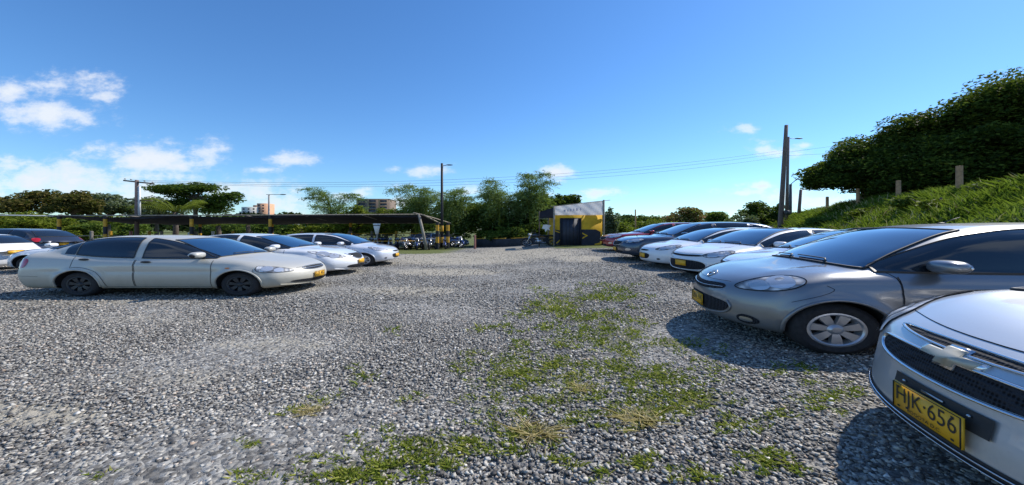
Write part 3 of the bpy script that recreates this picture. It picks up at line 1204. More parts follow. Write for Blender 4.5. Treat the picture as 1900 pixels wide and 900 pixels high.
# silver sedan on the left
SED = S_(L=4.46, W=1.71, H=1.495, xf=.82, xr=3.30, r=.30, zbelt=.97, wb=.775, wr=.585, a0=1.08, c1=3.6, xm=2.3, cf=.40, cr=.20, kf=.22, kr=.2, crease=.62, gap=.055, flare=.03,
         T=[(-.3, .58), (-.02, .66), (.1, .72), (.35, .80), (.7, .88), (1.0, .935), (1.3, .955), (2.2, .965), (3.0, 1.0), (3.6, 1.07), (4.1, 1.10), (4.35, 1.065), (4.47, .96), (4.7, .7)],
         R=[(.3, .5), (.85, .86), (1.06, .97), (1.5, 1.20), (1.95, 1.405), (2.3, 1.475), (2.65, 1.495), (3.05, 1.49), (3.35, 1.455), (3.6, 1.37), (3.85, 1.255), (4.1, 1.13), (4.3, .95), (4.7, .4)],
         XF=[(.0, .14), (.2, .05), (.32, .01), (.42, 0), (.52, .015), (.62, .05), (.72, .12), (.82, .28), (1.2, .7)],
         XR=[(.0, .22), (.25, .08), (.42, .02), (.55, 0), (.75, .03), (.95, .06), (1.2, .14)],
         S=SIDE, doors=[(1.24, 2.42, 0, 0), (2.44, 3.40, 0, 0)], pillars=[(1.24, 2.35), (2.49, 3.42)], quarter=[(3.45, 3.62)],
         wtop=.055, ws=(1.0, 1.405), rw=(1.15, 1.42), mirror=(1.42, 1.03), plate_z=.43, aerial=None, sill=.25, beltgap=.07, handle_z=.115,
         fit=[('headlight', [(.18, -.44, .585), (.22, -.42, .625), (.36, -.56, .70), (.55, -.72, .745), (.60, -.76, .74), (.60, -.79, .62), (.42, -.70, .58)], 58, M_head, .004, True),
              ('grille', [(.04, -.33, .655), (.04, -.30, .60), (.02, 0, .585), (.04, .30, .60), (.04, .33, .655), (.02, 0, .67)], 0, M_grille, .005, False),
              ('lower_intake', [(.1, -.60, .36), (.1, -.55, .29), (0, 0, .25), (.1, .55, .29), (.1, .60, .36), (0, 0, .34)], 0, M_grille, .003, False),
              ('tail_light', [(4.2, -.62, .72), (4.15, -.72, .70), (4.05, -.78, .72), (4.05, -.78, .92), (4.15, -.70, .95), (4.22, -.6, .92)], 125, M_red, .005, True),
              ('side_marker', [(1.02, -.84, .72), (.94, -.84, .72), (.94, -.84, .69), (1.02, -.84, .69)], 90, M_amber, .006, True)],
         trim=[('grille_frame', [(.04, -.34, .665), (.04, -.31, .592), (.02, 0, .575), (.04, .31, .592), (.04, .34, .665), (.02, 0, .68)], 0, M_chrome, .006, .006, False, True),
               ('grille_bar', [(.04, -.31, .627), (.02, 0, .625), (.04, .31, .627)], 0, M_satin, .010, .008, False, False),
               ('bumper_lip', [(.2, -.70, .275), (.1, -.5, .245), (0, 0, .225), (.1, .5, .245), (.2, .70, .275)], 0, 'paint', .016, .004, False, False),
               ('sill', [(1.25, -.84, .235), (2.0, -.84, .23), (2.85, -.84, .235)], 90, 'paint', .016, -.004, True, False)],
         gaps=[([(.20, -.44, .65), (.08, 0, .69), (.20, .44, .65)], 0, .006, False),
               ([(.62, -.79, .68), (.60, -.82, .60), (.5, -.82, .55)], 70, .005, True),
               ([(3.9, -.84, .50), (4.3, -.8, .52)], 90, .005, True)])

# white sedan with a V grille
SED2 = dict(SED)
SED2.update(L=4.6, W=1.76, H=1.5, xf=.90, xr=3.6, r=.315, a0=1.1, xm=2.35, cf=.42, wb=.80, wr=.60,
            T=[(-.3, .62), (-.02, .70), (.1, .78), (.35, .87), (.7, .94), (1.0, .985), (1.35, 1.0), (2.2, 1.0), (3.0, 1.03), (3.8, 1.08), (4.3, 1.08), (4.6, .98), (4.9, .7)],
            R=[(.3, .5), (.9, .92), (1.12, 1.02), (1.55, 1.23), (2.0, 1.41), (2.35, 1.48), (2.75, 1.50), (3.2, 1.46), (3.6, 1.35), (3.95, 1.19), (4.3, 1.04), (4.9, .5)],
            doors=[(1.35, 2.42, 0, 0), (2.44, 3.4, 0, 0)], pillars=[(1.3, 2.38), (2.48, 3.5)], quarter=[(3.55, 3.75)], mirror=(1.5, 1.06), plate_z=.47, ws=(1.04, 1.42), beltgap=.075, handle_z=.13,
            fit=[('headlight', [(.16, -.46, .64), (.22, -.44, .70), (.42, -.60, .80), (.86, -.78, .90), (.86, -.80, .86), (.55, -.76, .73), (.30, -.62, .64)], 55, M_head, .004, True),
                 ('grille', [(.04, -.34, .76), (.04, -.20, .60), (.02, 0, .57), (.04, .20, .60), (.04, .34, .76), (.02, 0, .76)], 0, M_grille, .005, False),
                 ('lower_intake', [(.1, -.52, .33), (.1, -.46, .26), (0, 0, .235), (.1, .46, .26), (.1, .52, .33), (.1, .4, .38), (0, 0, .37), (.1, -.4, .38)], 0, M_grille, .003, False),
                 ('tail_light', [(4.5, -.6, .78), (4.4, -.76, .76), (4.2, -.82, .85), (4.3, -.8, .98), (4.5, -.62, .98)], 125, M_red, .005, True)],
            trim=[('grille_frame', [(.04, -.35, .765), (.04, -.21, .60), (.02, 0, .56), (.04, .21, .60), (.04, .35, .765)], 0, M_chrome, .010, .006, False, False),
                  ('bumper_lip', [(.2, -.74, .27), (.1, -.5, .225), (0, 0, .20), (.1, .5, .225), (.2, .74, .27)], 0, 'paint', .016, .004, False, False)],
            gaps=[])

# tall sport-utility car
SUV = dict(K)
SUV.update(L=4.6, W=1.85, H=1.70, xf=.95, xr=3.65, r=.35, zbelt=1.08, wb=.84, wr=.64, a0=1.2, xm=2.5, cf=.34, cr=.24, kf=.18, zb=.25, sill=.34,
           T=[(-.3, .8), (-.02, .86), (.1, .94), (.35, 1.01), (.8, 1.07), (1.2, 1.10), (2.2, 1.10), (3.2, 1.13), (4.2, 1.16), (4.6, 1.1), (5, .9)],
           R=[(.3, .6), (.95, 1.0), (1.2, 1.14), (1.65, 1.40), (2.05, 1.60), (2.5, 1.69), (3.0, 1.70), (3.6, 1.67), (4.0, 1.58), (4.35, 1.32), (4.65, .95), (5, .4)],
           XF=[(.0, .2), (.25, .08), (.4, .02), (.55, 0), (.7, .01), (.85, .06), (.95, .16), (1.2, .6)],
           S=[(.0, -.10), (.2, -.07), (.36, -.02), (.6, 0), (.8, 0), (.95, -.018), (1.1, -.055), (1.3, -.12), (1.5, -.2)],
           doors=[(1.4, 2.45, 0, 0), (2.47, 3.45, 0, 0)], pillars=[(1.36, 2.42), (2.52, 3.38)], quarter=[(3.45, 4.0)], ws=(1.17, 1.61), rw=(1.2, 1.55), mirror=(1.6, 1.17), plate_z=.50, aerial=None, crease=.85,
           dents=[],
           fit=[('headlight', [(.14, -.52, .80), (.16, -.50, .88), (.36, -.66, .955), (.62, -.80, .975), (.62, -.82, .90), (.40, -.78, .82), (.2, -.64, .78)], 48, M_head, .004, True),
                ('grille', [(.04, -.46, .84), (.04, -.42, .72), (.02, 0, .66), (.04, .42, .72), (.04, .46, .84), (.02, 0, .86)], 0, M_grille, .005, False),
                ('lower_intake', [(.1, -.5, .44), (.1, -.46, .34), (0, 0, .31), (.1, .46, .34), (.1, .5, .44), (0, 0, .46)], 0, M_grille, .003, False),
                ('fog_light', [(.2, -.64, .56), (.2, -.56, .52), (.2, -.56, .46), (.2, -.66, .44), (.3, -.74, .48), (.3, -.74, .54)], 30, M_satin, .006, True),
                ('tail_light', [(4.5, -.7, .9), (4.4, -.8, .9), (4.3, -.82, 1.1), (4.4, -.76, 1.15), (4.5, -.65, 1.1)], 140, M_red, .005, True)],
           trim=[('grille_frame', [(.04, -.47, .855), (.04, -.43, .71), (.02, 0, .645), (.04, .43, .71), (.04, .47, .855)], 0, M_chrome, .009, .006, False, False),
                 ('wheel_trim', [(.56, -.92, .36), (.62, -.92, .62), (.95, -.92, .76), (1.28, -.92, .62), (1.34, -.92, .36)], 90, M_black, .02, .0, True, False)],
           gaps=[])

# silver saloon in the near corner
CRU = dict(SED)
CRU.update(L=4.6, W=1.79, H=1.477, xf=.93, xr=3.62, r=.325, a0=1.15, xm=2.4, cf=.33, wb=.81, wr=.60, tc=.07, kt=.16, hoodridge=.022, norear=False,
           T=[(-.3, .67), (-.02, .76), (.08, .835), (.3, .93), (.6, 1.0), (.9, 1.04), (1.3, 1.04), (2.2, .99), (3.0, 1.02), (3.8, 1.08), (4.3, 1.1), (4.6, 1.0), (4.9, .7)],
           R=[(.3, .5), (.9, .92), (1.15, 1.02), (1.6, 1.22), (2.05, 1.39), (2.4, 1.46), (2.75, 1.477), (3.2, 1.43), (3.6, 1.33), (3.95, 1.18), (4.3, 1.05), (4.9, .5)],
           XF=[(.0, .12), (.18, .03), (.26, .0), (.38, .005), (.5, .02), (.62, .035), (.74, .07), (.86, .18), (1.2, .6)],
           doors=[(1.38, 2.45, 0, 0), (2.47, 3.4, 0, 0)], pillars=[(1.35, 2.4), (2.5, 3.5)], quarter=[], mirror=(1.5, 1.05), plate_z=.405, ws=(1.03, 1.39), rw=(1.12, 1.35),
           dents=[],
           fit=[('headlight', [(.2, -.47, .64), (.2, -.46, .75), (.26, -.49, .83), (.40, -.56, .895), (.62, -.66, .94), (.84, -.78, .95), (.84, -.84, .88), (.62, -.84, .77), (.44, -.78, .66), (.32, -.66, .61)], 50, M_head, .004, True),
                ('grille', [(.1, -.43, .675), (.1, -.42, .62), (.1, -.32, .59), (0, 0, .572), (.1, .32, .59), (.1, .42, .62), (.1, .43, .675), (.1, .38, .69), (0, 0, .695), (.1, -.38, .69)], 0, M_grille, .002, False),
                ('upper_grille', [(.1, -.38, .778), (.1, -.36, .765), (0, 0, .750), (.1, .36, .765), (.1, .38, .778), (0, 0, .784)], 0, M_grille, .004, False),
                ('lower_intake', [(.1, -.70, .315), (.1, -.66, .25), (0, 0, .225), (.1, .66, .25), (.1, .70, .315), (.0, .0, .305)], 0, M_black, .003, False),
                ('plate_bracket', [(.1, -.22, .52), (.1, -.22, .52), (.1, -.22, .42), (.1, -.22, .42), (.1, .22, .42), (.1, .22, .42), (.1, .22, .52), (.1, .22, .52)], 0, M_black, .008, False),
                ('tail_light', [(4.5, -.6, .78), (4.4, -.76, .76), (4.2, -.82, .85), (4.3, -.8, .98), (4.5, -.62, .98)], 125, M_red, .005, True)],
           trim=[('grille_frame', [(.1, -.44, .68), (.1, -.43, .615), (.1, -.32, .58), (0, 0, .562), (.1, .32, .58), (.1, .43, .615), (.1, .44, .68), (.1, .38, .697), (0, 0, .702), (.1, -.38, .697)], 0, M_chrome, .009, .004, False, True),
                 ('upper_grille_frame', [(.1, -.40, .783), (.1, -.36, .759), (0, 0, .743), (.1, .36, .759), (.1, .40, .783), (0, 0, .791)], 0, M_chrome, .007, .004, False, True),
                 ('intake_strip', [(.1, -.68, .300), (0, 0, .285), (.1, .68, .300)], 0, M_chrome, .004, .008, False, False),
                 ('intake_strip', [(.1, -.67, .275), (0, 0, .258), (.1, .67, .275)], 0, M_chrome, .004, .008, False, False),
                 ('bumper_lip', [(.2, -.74, .235), (.1, -.5, .205), (0, 0, .19), (.1, .5, .205), (.2, .74, .235)], 0, 'paint', .018, .004, False, False)],
           gaps=[([(.2, -.52, .835), (.08, 0, .815), (.2, .52, .835)], 0, .007, False),
                 ([(.86, -.83, .86), (.86, -.87, .70), (.6, -.87, .60)], 80, .006, True)])

# ------------------------------------------------------------------ the ground
SANDY = [(30, 770, 210, 28, .9), (330, 700, 170, 22, .5), (500, 640, 150, 18, .5), (640, 590, 130, 14, .5), (760, 540, 130, 12, .6), (830, 505, 130, 9, .7), (420, 540, 300, 9, .4), (250, 595, 260, 14, .45), (850, 480, 190, 15, .75), (980, 470, 130, 13, .7), (640, 505, 120, 7, .4), (120, 560, 250, 10, .5), (420, 590, 120, 8, .4),
         (1075, 480, 60, 8, .7), (540, 660, 90, 8, .25), (1000, 500, 120, 8, .35)]


def px_of(x, y):
    z = g(x, y)
    return 950 + 712 * x / y, 425 + 450 * (EYE - z) / y


def sandmask(x, y):
    x = np.asarray(x, float)
    y = np.asarray(y, float)
    ok = y > .8
    yy_ = np.where(ok, y, 1)
    px, py = px_of(x, yy_)
    m = np.zeros_like(px)
    for (cx, cy, rx, ry, st) in SANDY:
        e = np.hypot((px - cx) / rx, (py - cy) / ry)
        m = np.maximum(m, st * (1 - sstep(.45, 1.25, e)))
    return np.where(ok, m, 0)


def greenmask(x, y):
    x = np.asarray(x, float)
    y = np.asarray(y, float)
    m = sstep(23.5, 25.5, y + .1 * x)
    m = np.maximum(m, sstep(3, 5, x - (3.4 + y * .05)) * sstep(9, 13, y))
    strip = .75 * sstep(-8.5, -6, x) * (1 - sstep(5.5, 8, x)) * sstep(15.2, 16.8, y) * (1 - sstep(-4, -1, x) * (1 - sstep(1.2, 2.2, x)))
    return np.maximum(m, strip)


# low weeds growing through the stones: patches where the lot has them
WEEDS = [(700, 870, 100, 26, .75), (650, 895, 60, 18, .8), (490, 890, 40, 10, .7), (760, 825, 75, 26, .6), (860, 825, 90, 30, .6), (985, 800, 50, 26, .8), (560, 760, 32, 10, .8), (602, 742, 20, 8, .7),
         (655, 702, 14, 14, .7), (742, 612, 14, 6, .6), (470, 828, 24, 8, .7), (185, 884, 14, 5, .7), (762, 742, 22, 10, .7), (920, 610, 42, 7, .8), (1000, 566, 46, 10, .6), (1060, 580, 90, 26, .7),
         (1100, 552, 90, 18, .5), (1130, 620, 70, 30, .8), (1060, 680, 110, 36, .6), (980, 700, 80, 32, .7), (1150, 690, 60, 30, .7), (1180, 765, 90, 24, .8), (1260, 738, 90, 22, .9), (1320, 690, 50, 16, .5),
         (1360, 790, 46, 12, .8), (1190, 860, 36, 12, .8), (1030, 855, 40, 10, .6), (1050, 742, 60, 18, .7), (905, 690, 44, 18, .6), (1440, 872, 60, 14, .6), (1400, 848, 40, 10, .7), (1470, 690, 40, 12, .7),
         (1545, 738, 55, 20, .8), (1130, 887, 20, 8, .8), (1150, 538, 50, 10, .6), (1450, 770, 30, 10, .5), (860, 740, 16, 8, .6), (880, 655, 20, 8, .5), (1010, 640, 30, 8, .5), (700, 700, 14, 8, .4),
         (940, 755, 50, 14, .5), (850, 680, 30, 10, .4), (1240, 640, 40, 14, .6), (1330, 640, 50, 12, .3), (1230, 700, 60, 20, .5), (1310, 885, 50, 12, .6)]


def weedmask(x, y):
    ok = y > .8
    px, py = px_of(x, np.where(ok, y, 1))
    m = np.zeros_like(px)
    for (cx, cy, rx, ry, st) in WEEDS:
        m = np.maximum(m, st * (1 - sstep(.5, 1.4, np.hypot((px - cx) / rx, (py - cy) / ry))))
    return np.where(ok, m, 0)


ys = np.concatenate([np.linspace(-14, .5, 16), np.linspace(.7, 12, 150), np.linspace(12.2, 40, 90), np.geomspace(41, 900, 24)])
xs = np.concatenate([-np.geomspace(900, 26, 20), np.linspace(-25, 25, 240), np.geomspace(26, 900, 20)])
GX, GY = np.meshgrid(xs, ys, indexing='ij')
GZ = g(GX, GY) + .012 * np.sin(GX * 1.7 + np.sin(GY * 1.3)) * np.cos(GY * 1.9)
GZ = GZ - .35 * sstep(40, 120, np.hypot(GX, GY))
nx_, ny_ = GX.shape
gv = np.stack([GX, GY, GZ], -1).reshape(-1, 3)
ii, jj = np.meshgrid(np.arange(nx_ - 1), np.arange(ny_ - 1), indexing='ij')
gfc = np.stack([ii * ny_ + jj, (ii + 1) * ny_ + jj, (ii + 1) * ny_ + jj + 1, ii * ny_ + jj + 1], -1).reshape(-1, 4)


def ground_fn(t, b):
    c = t.nodes.new('ShaderNodeTexCoord')
    o = c.outputs['Object']

    def voro(s, feat='F1'):
        v = t.nodes.new('ShaderNodeTexVoronoi')
        v.inputs['Scale'].default_value = s
        v.feature = feat
        t.links.new(o, v.inputs['Vector'])
        return v
    v1 = voro(26)
    v2 = voro(58)
    sp_ = t.nodes.new('ShaderNodeSeparateColor')
    t.links.new(v1.outputs['Color'], sp_.inputs[0])
    s2 = t.nodes.new('ShaderNodeSeparateColor')
    t.links.new(v2.outputs['Color'], s2.inputs[0])
    f = mathn(t, 'ADD', mathn(t, 'MULTIPLY', sp_.outputs[0], .65), mathn(t, 'MULTIPLY', s2.outputs[0], .35))
    stone = ramp(t, f, [(0, (.05, .047, .043)), (.3, (.14, .133, .123)), (.6, (.275, .262, .237)), (.85, (.42, .402, .363)), (1, (.58, .553, .50))])
    big = noise(t, .35, 4, .6, o)
    stone = mixc(t, mathn(t, 'MULTIPLY', sstepn(t, big, .35, .75), .28), stone, (.24, .225, .19))
    fine = noise(t, 90, 4, .7, o)
    med = noise(t, 3.0, 6, .65, o)
    sand = ramp(t, mathn(t, 'ADD', mathn(t, 'MULTIPLY', fine, .6), mathn(t, 'MULTIPLY', med, .4)), [(.3, (.30, .265, .20)), (.6, (.45, .405, .32)), (.8, (.55, .50, .41))])
    a1 = t.nodes.new('ShaderNodeAttribute')
    a1.attribute_name = 'sand'
    a2 = t.nodes.new('ShaderNodeAttribute')
    a2.attribute_name = 'green'
    sm = mathn(t, 'ADD', a1.outputs['Fac'], mathn(t, 'MULTIPLY', mathn(t, 'SUBTRACT', med, .5), 1.1))
    smk = sstepn(t, sm, .22, .75)
    col = mixc(t, mathn(t, 'MULTIPLY', smk, .85), stone, sand)
    gr = ramp(t, fine, [(.3, (.05, .065, .018)), (.55, (.13, .15, .04)), (.8, (.27, .25, .11))])
    gm = sstepn(t, mathn(t, 'ADD', a2.outputs['Fac'], mathn(t, 'MULTIPLY', mathn(t, 'SUBTRACT', med, .5), 1.0)), .3, .65)
    col = mixc(t, gm, col, gr)
    a3 = t.nodes.new('ShaderNodeAttribute')
    a3.attribute_name = 'weedy'
    wm = sstepn(t, mathn(t, 'ADD', a3.outputs['Fac'], mathn(t, 'MULTIPLY', mathn(t, 'SUBTRACT', med, .5), 1.2)), .3, .8)
    col = mixc(t, mathn(t, 'MULTIPLY', wm, .8), col, ramp(t, fine, [(.35, (.055, .055, .02)), (.55, (.11, .115, .035)), (.75, (.20, .16, .08))]))
    t.links.new(col, b.inputs['Base Color'])
    hgt = mathn(t, 'ADD', mathn(t, 'MULTIPLY', mathn(t, 'SUBTRACT', 1.0, v1.outputs['Distance']), 1.0), mathn(t, 'MULTIPLY', fine, .35))
    bump(t, b, hgt, .75, .03)


M_ground = mat('gravel_ground', (.2, .2, .2), .85, spec=.25, fn=ground_fn)
ground = mk('ground', gv, gfc, M_ground, smooth=True)
tag(ground, kind='structure')
for nm_, arr_ in (('weedy', weedmask(GX, GY)), ('sand', sandmask(GX, GY)), ('green', greenmask(GX, GY))):
    at_ = ground.data.attributes.new(nm_, 'FLOAT', 'POINT')
    at_.data.foreach_set('value', arr_.reshape(-1).astype(np.float32))

# loose stones
ico = []
ph = (1 + 5 ** .5) / 2
for a_, b_ in ((1, ph), (-1, ph), (1, -ph), (-1, -ph)):
    ico += [(0, a_, b_), (a_, b_, 0), (b_, 0, a_)]
ico = np.array(ico) / math.hypot(1, ph)
from itertools import combinations
ed_ = np.linalg.norm(ico[0] - ico[1:], axis=1).min() * 1.05
icof = []
for tr_ in combinations(range(12), 3):
    p_ = ico[list(tr_)]
    if max(np.linalg.norm(p_[0] - p_[1]), np.linalg.norm(p_[1] - p_[2]), np.linalg.norm(p_[0] - p_[2])) < ed_:
        n_ = np.cross(p_[1] - p_[0], p_[2] - p_[0])
        icof.append(tr_ if n_ @ p_.mean(0) > 0 else tr_[::-1])
icof = np.array(icof)
cubv = np.array([(-1, -1, -1), (1, -1, -1), (1, 1, -1), (-1, 1, -1), (-.8, -.7, 1), (.8, -.8, 1), (.7, .8, 1), (-.75, .75, 1)], float) * .72
cubf = np.array([(4, 5, 6), (4, 6, 7), (0, 1, 5), (0, 5, 4), (1, 2, 6), (1, 6, 5), (2, 3, 7), (2, 7, 6), (3, 0, 4), (3, 4, 7), (0, 2, 1), (0, 3, 2)])
octv = np.array([(1, 0, 0), (0, 1, 0), (-1, 0, 0), (0, -1, 0), (0, 0, 1), (0, 0, -1)], float)
octf = np.array([(0, 1, 4), (1, 2, 4), (2, 3, 4), (3, 0, 4), (1, 0, 5), (2, 1, 5), (3, 2, 5), (0, 3, 5)])


def stones(name, n, d0, d1, s0, s1, base, faces, m, fine=False):
    y = np.sqrt(rng.uniform(d0 ** 2, d1 ** 2, n)) if d1 < 6 else d0 + (d1 - d0) * rng.random(n) ** 1.15
    x = rng.uniform(-1.5, 1.5, n) * y
    keep = (rng.random(n) < .25 + sandmask(x, y)) if fine else (rng.random(n) > sandmask(x, y) * .95) & (greenmask(x, y) < .5) & (rng.random(n) > .5 * weedmask(x, y))
    x, y = x[keep], y[keep]
    n = len(x)
    s = s0 + (s1 - s0) * rng.random(n) ** 1.8
    sc = np.stack([s * rng.uniform(.8, 1.35, n), s * rng.uniform(.65, 1.0, n), s * rng.uniform(.30, .62, n)], 1) * .5
    V = base[None] * (1 + rng.uniform(-.35, .25, (n, len(base), 1))) + rng.uniform(-.28, .28, (n, len(base), 3))
    V = V * sc[:, None, :]
    tl = rng.normal(0, .38, n)
    c, s_ = np.cos(tl), np.sin(tl)
    V = np.stack([V[..., 0] * c[:, None] + V[..., 2] * s_[:, None], V[..., 1], -V[..., 0] * s_[:, None] + V[..., 2] * c[:, None]], -1)
    a = rng.uniform(0, 2 * math.pi, n)
    c, s_ = np.cos(a)[:, None], np.sin(a)[:, None]
    V = np.stack([V[..., 0] * c - V[..., 1] * s_, V[..., 0] * s_ + V[..., 1] * c, V[..., 2]], -1)
    V += np.stack([x, y, g(x, y) + sc[:, 2] * rng.uniform(.1, .9, n) + .004], -1)[:, None]
    F = faces[None] + (np.arange(n) * len(base))[:, None, None]
    o = mk(name, V.reshape(-1, 3), F.reshape(-1, 3), m)
    tag(o, kind='stuff')
    return o


def stone_fn(t, b):
    ge = t.nodes.new('ShaderNodeNewGeometry')
    f = ge.outputs['Random Per Island']
    col = ramp(t, f, [(0, (.058, .053, .048)), (.25, (.15, .139, .126)), (.55, (.275, .257, .226)), (.8, (.38, .357, .311)), (.93, (.54, .508, .446)), (.97, (.38, .28, .20)), (1, (.72, .68, .61))])
    c = t.nodes.new('ShaderNodeTexCoord')
    n_ = noise(t, 45, 4, .65, c.outputs['Object'])
    t.links.new(mixc(t, .7, col, ramp(t, n_, [(.3, (.35, .35, .36)), (.7, (.75, .74, .72))]), 'OVERLAY'), b.inputs['Base Color'])
    bump(t, b, n_, .35, .004)


M_stone = mat('crushed_stone', (.25, .25, .26), .75, spec=.35, fn=stone_fn)
tag(stones('gravel', 135000, 1.15, 4.8, .011, .034, cubv, cubf, M_stone), 'grey crushed stone lying loose in the foreground', 'gravel')
tag(stones('fine_gravel', 60000, 1.15, 5.8, .006, .016, octv, octf, M_stone, True), 'fine chippings on the worn dusty tracks', 'gravel')
tag(stones('gravel', 170000, 4.6, 19.0, .024, .052, octv, octf, M_stone), 'grey crushed stone spread over the middle of the lot', 'gravel')

def blades(name, x, y, h, w, m, lean=.5, z=None, zz=None):
    n = len(x)
    a = rng.uniform(0, 2 * math.pi, n)
    ln = rng.normal(0, lean, (n, 2)) * h[:, None]
    z0 = g(x, y) if z is None else z
    B = np.stack([x, y, z0], 1)
    e = np.stack([np.cos(a), np.sin(a), np.zeros(n)], 1) * w[:, None] / 2
    M_ = B + np.stack([ln[:, 0] * .35, ln[:, 1] * .35, h * .6], 1)
    T_ = B + np.stack([ln[:, 0], ln[:, 1], h], 1)
    V = np.stack([B - e * .7, B + e * .7, M_ + e, T_, M_ - e], 1)
    F = (np.arange(n) * 5)[:, None] + np.array([0, 1, 2, 3, 4])
    return tag(mk(name, V.reshape(-1, 3), F, m), kind='stuff')


def scatter_px(lst, per):
    X, Y = [], []
    for (cx, cy, rx, ry, st) in lst:
        n = int(rx * ry * per * st) + 8
        # little tufts inside the patch
        nt_ = max(3, n // 20)
        a = rng.uniform(0, 2 * math.pi, nt_)
        r_ = rng.random(nt_) ** .75 * 1.5
        tx, ty = cx + rx * r_ * np.cos(a), cy + ry * r_ * np.sin(a)
        k = rng.integers(0, nt_, n)
        px = tx[k] + rng.normal(0, 9, n)
        py = ty[k] + rng.normal(0, 3.2, n)
        for q in range(n):
            if py[q] > 470:
                u, v = on_ground(px[q], py[q])
                X.append(u)
                Y.append(v)
    return np.array(X), np.array(Y)


M_weed = leafmat('weed_leaf', [(.07, .11, .015), (.14, .19, .025), (.23, .27, .04), (.36, .35, .09), (.46, .36, .17)], .6, .3)
wx_, wy_ = scatter_px(WEEDS, .50)
wh_ = rng.uniform(.015, .05, len(wx_)) * np.clip(wy_ / 3.2, .7, 1.5)
o_ = blades('weeds', wx_, wy_, wh_, rng.uniform(.006, .016, len(wx_)) * np.clip(wy_ / 3.2, .7, 1.6), M_weed, .8)
tag(o_, 'low green weeds growing in patches through the gravel', 'weeds')
M_straw = leafmat('straw', [(.35, .28, .12), (.55, .46, .24), (.70, .62, .38)], .7, .2)
for (px_, py_, s_, lab_) in ((990, 806, 1, 'round tuft of straw-coloured dry grass in the middle of the green weeds'),
                             (1185, 780, .9, 'flattened tuft of dry grass beside a reddish patch of weeds'),
                             (1078, 722, .55, 'small pale dry tuft nearest to the middle of the lot'),
                             (575, 765, .6, 'small yellowed tuft on the bare gravel left of the weeds')):
    x_, y_ = on_ground(px_, py_)
    n_ = 260
    xx_ = x_ + rng.normal(0, .045 * s_, n_)
    yy2_ = y_ + rng.normal(0, .04 * s_, n_)
    tf = blades('dry_grass_tuft', xx_, yy2_, rng.uniform(.02, .065, n_) * s_, np.full(n_, .004), M_straw, 1.5)
    del tf['kind']
    tag(tf, lab_, 'grass tuft', 'dry grass tufts in the gravel')

# ------------------------------------------------------------------ the cars
P_grey = paint('grey_metallic', (.23, .235, .245), .6, .33, .45, coat=.8)
P_silver = paint('silver_metallic', (.54, .545, .55), .5, .38, .25, coat=.7)
P_dusty = paint('dusty_silver', (.53, .51, .45), .2, .42, .9, (.34, .30, .21), coat=.35)
P_white = paint('white_paint', (.80, .81, .82), 0, .35, .25)
P_pearl = paint('pearl_white', (.74, .76, .80), .15, .33, .2)
P_blue = paint('pale_blue_metallic', (.40, .50, .58), .6, .3, .1)
P_navy = paint('dark_blue_metallic', (.035, .055, .095), .6, .3, .3)
P_red = paint('red_metallic', (.34, .014, .022), .45, .3, .3)
P_dark = paint('dark_grey_metallic', (.045, .05, .065), .6, .3, .2)
P_steel = paint('steel_blue_metallic', (.26, .31, .42), .6, .3, .2)

LEFTROW = 'cars parked in the row on the left'
RIGHTROW = 'cars parked in the row on the right'
root, shK = build_car('parked_car', K, P_grey, (1.79, 3.68, .215), R(-11), 'grey rounded hatchback with silver seven-spoke wheels beside the silver saloon in the corner', group=RIGHTROW, h=.03, style='seven', plate='UBN 394', near=True)
# round maker's badge on the bonnet's nose
q_ = lay(shK, np.array([[.12, -.03, .785]]), np.array([1.0, 0, 0]), .006)[0]
b_ = MB()
a_ = np.linspace(0, 2 * math.pi, 20)[:-1]
b_.tube([(q_[0] + .12 * math.sin(t) * .35, .052 * math.cos(t), q_[2] + .042 * math.sin(t)) for t in a_], .006, 6, closed=True)
b_.bar((q_[0], -.066, q_[2]), (q_[0], .066, q_[2]), .012, .018)
b_.build('badge', M_chrome, root, smooth=True)

root, shC = build_car('parked_car', CRU, P_silver, (1.49, 1.37, .225), R(-17), 'silver saloon in the near corner, wide mesh grille and cross badge, plate HJK 656', group=RIGHTROW, h=.03, style='five', plate='HJK·656', small='BOGOTA D.C.', near=True)
# bow-tie cross badge on the bar between the grilles
M_gold = mat('badge_grey_gold', (.46, .43, .35), .5, .6)
bw, bh = .112, .042
bow = [(-bw, bh * .42), (-bw * .38, bh * .42), (-bw * .38, bh), (bw * .30, bh), (bw * .30, bh * .42), (bw, bh * .42), (bw * .86, -bh * .42), (bw * .30, -bh * .42), (bw * .30, -bh), (-bw * .38, -bh), (-bw * .38, -bh * .42), (-bw * 1.12, -bh * .42)]
zb_ = .715
c_ = shC.project(np.array([[.1, 0, zb_]]), np.array([1.0, 0, 0]), .6)[0]
for sc_, off_, m_, nm_ in ((1.16, .010, M_chrome, 'badge'), (1.0, .017, M_gold, 'badge_face')):
    pts_ = np.array([(0, -u * sc_, v * (sc_ if sc_ == 1 else 1.28)) for u, v in bow])
    fr_ = lay(shC, pts_ + np.array([.1, 0, zb_]), np.array([1.0, 0, 0]), off_)
    bk_ = fr_ + np.array([.02, 0, 0])
    n_ = len(bow)
    par_ = root if nm_ == 'badge' else last_
    last_ = mk(nm_, np.concatenate([fr_, bk_]), [tuple(range(n_)), tuple(range(2 * n_ - 1, n_ - 1, -1))] + [(i, n_ + i, n_ + (i + 1) % n_, (i + 1) % n_) for i in range(n_)], m_, par_)
# white slot and screws of the plate bracket
q_ = shC.project(np.array([[.1, 0, .49]]), np.array([1.0, 0, 0]), .6)[0]
br_ = MB().box((q_[0] - .014, -.05, .486), (q_[0] - .010, .05, .498))
for yy2 in (-.15, .15):
    MB().ell((q_[0] - .008, yy2, .492), (.006, .008, .008), 8, 5).build('screw', M_satin, root)
br_.build('bracket_slot', M_satin, root)

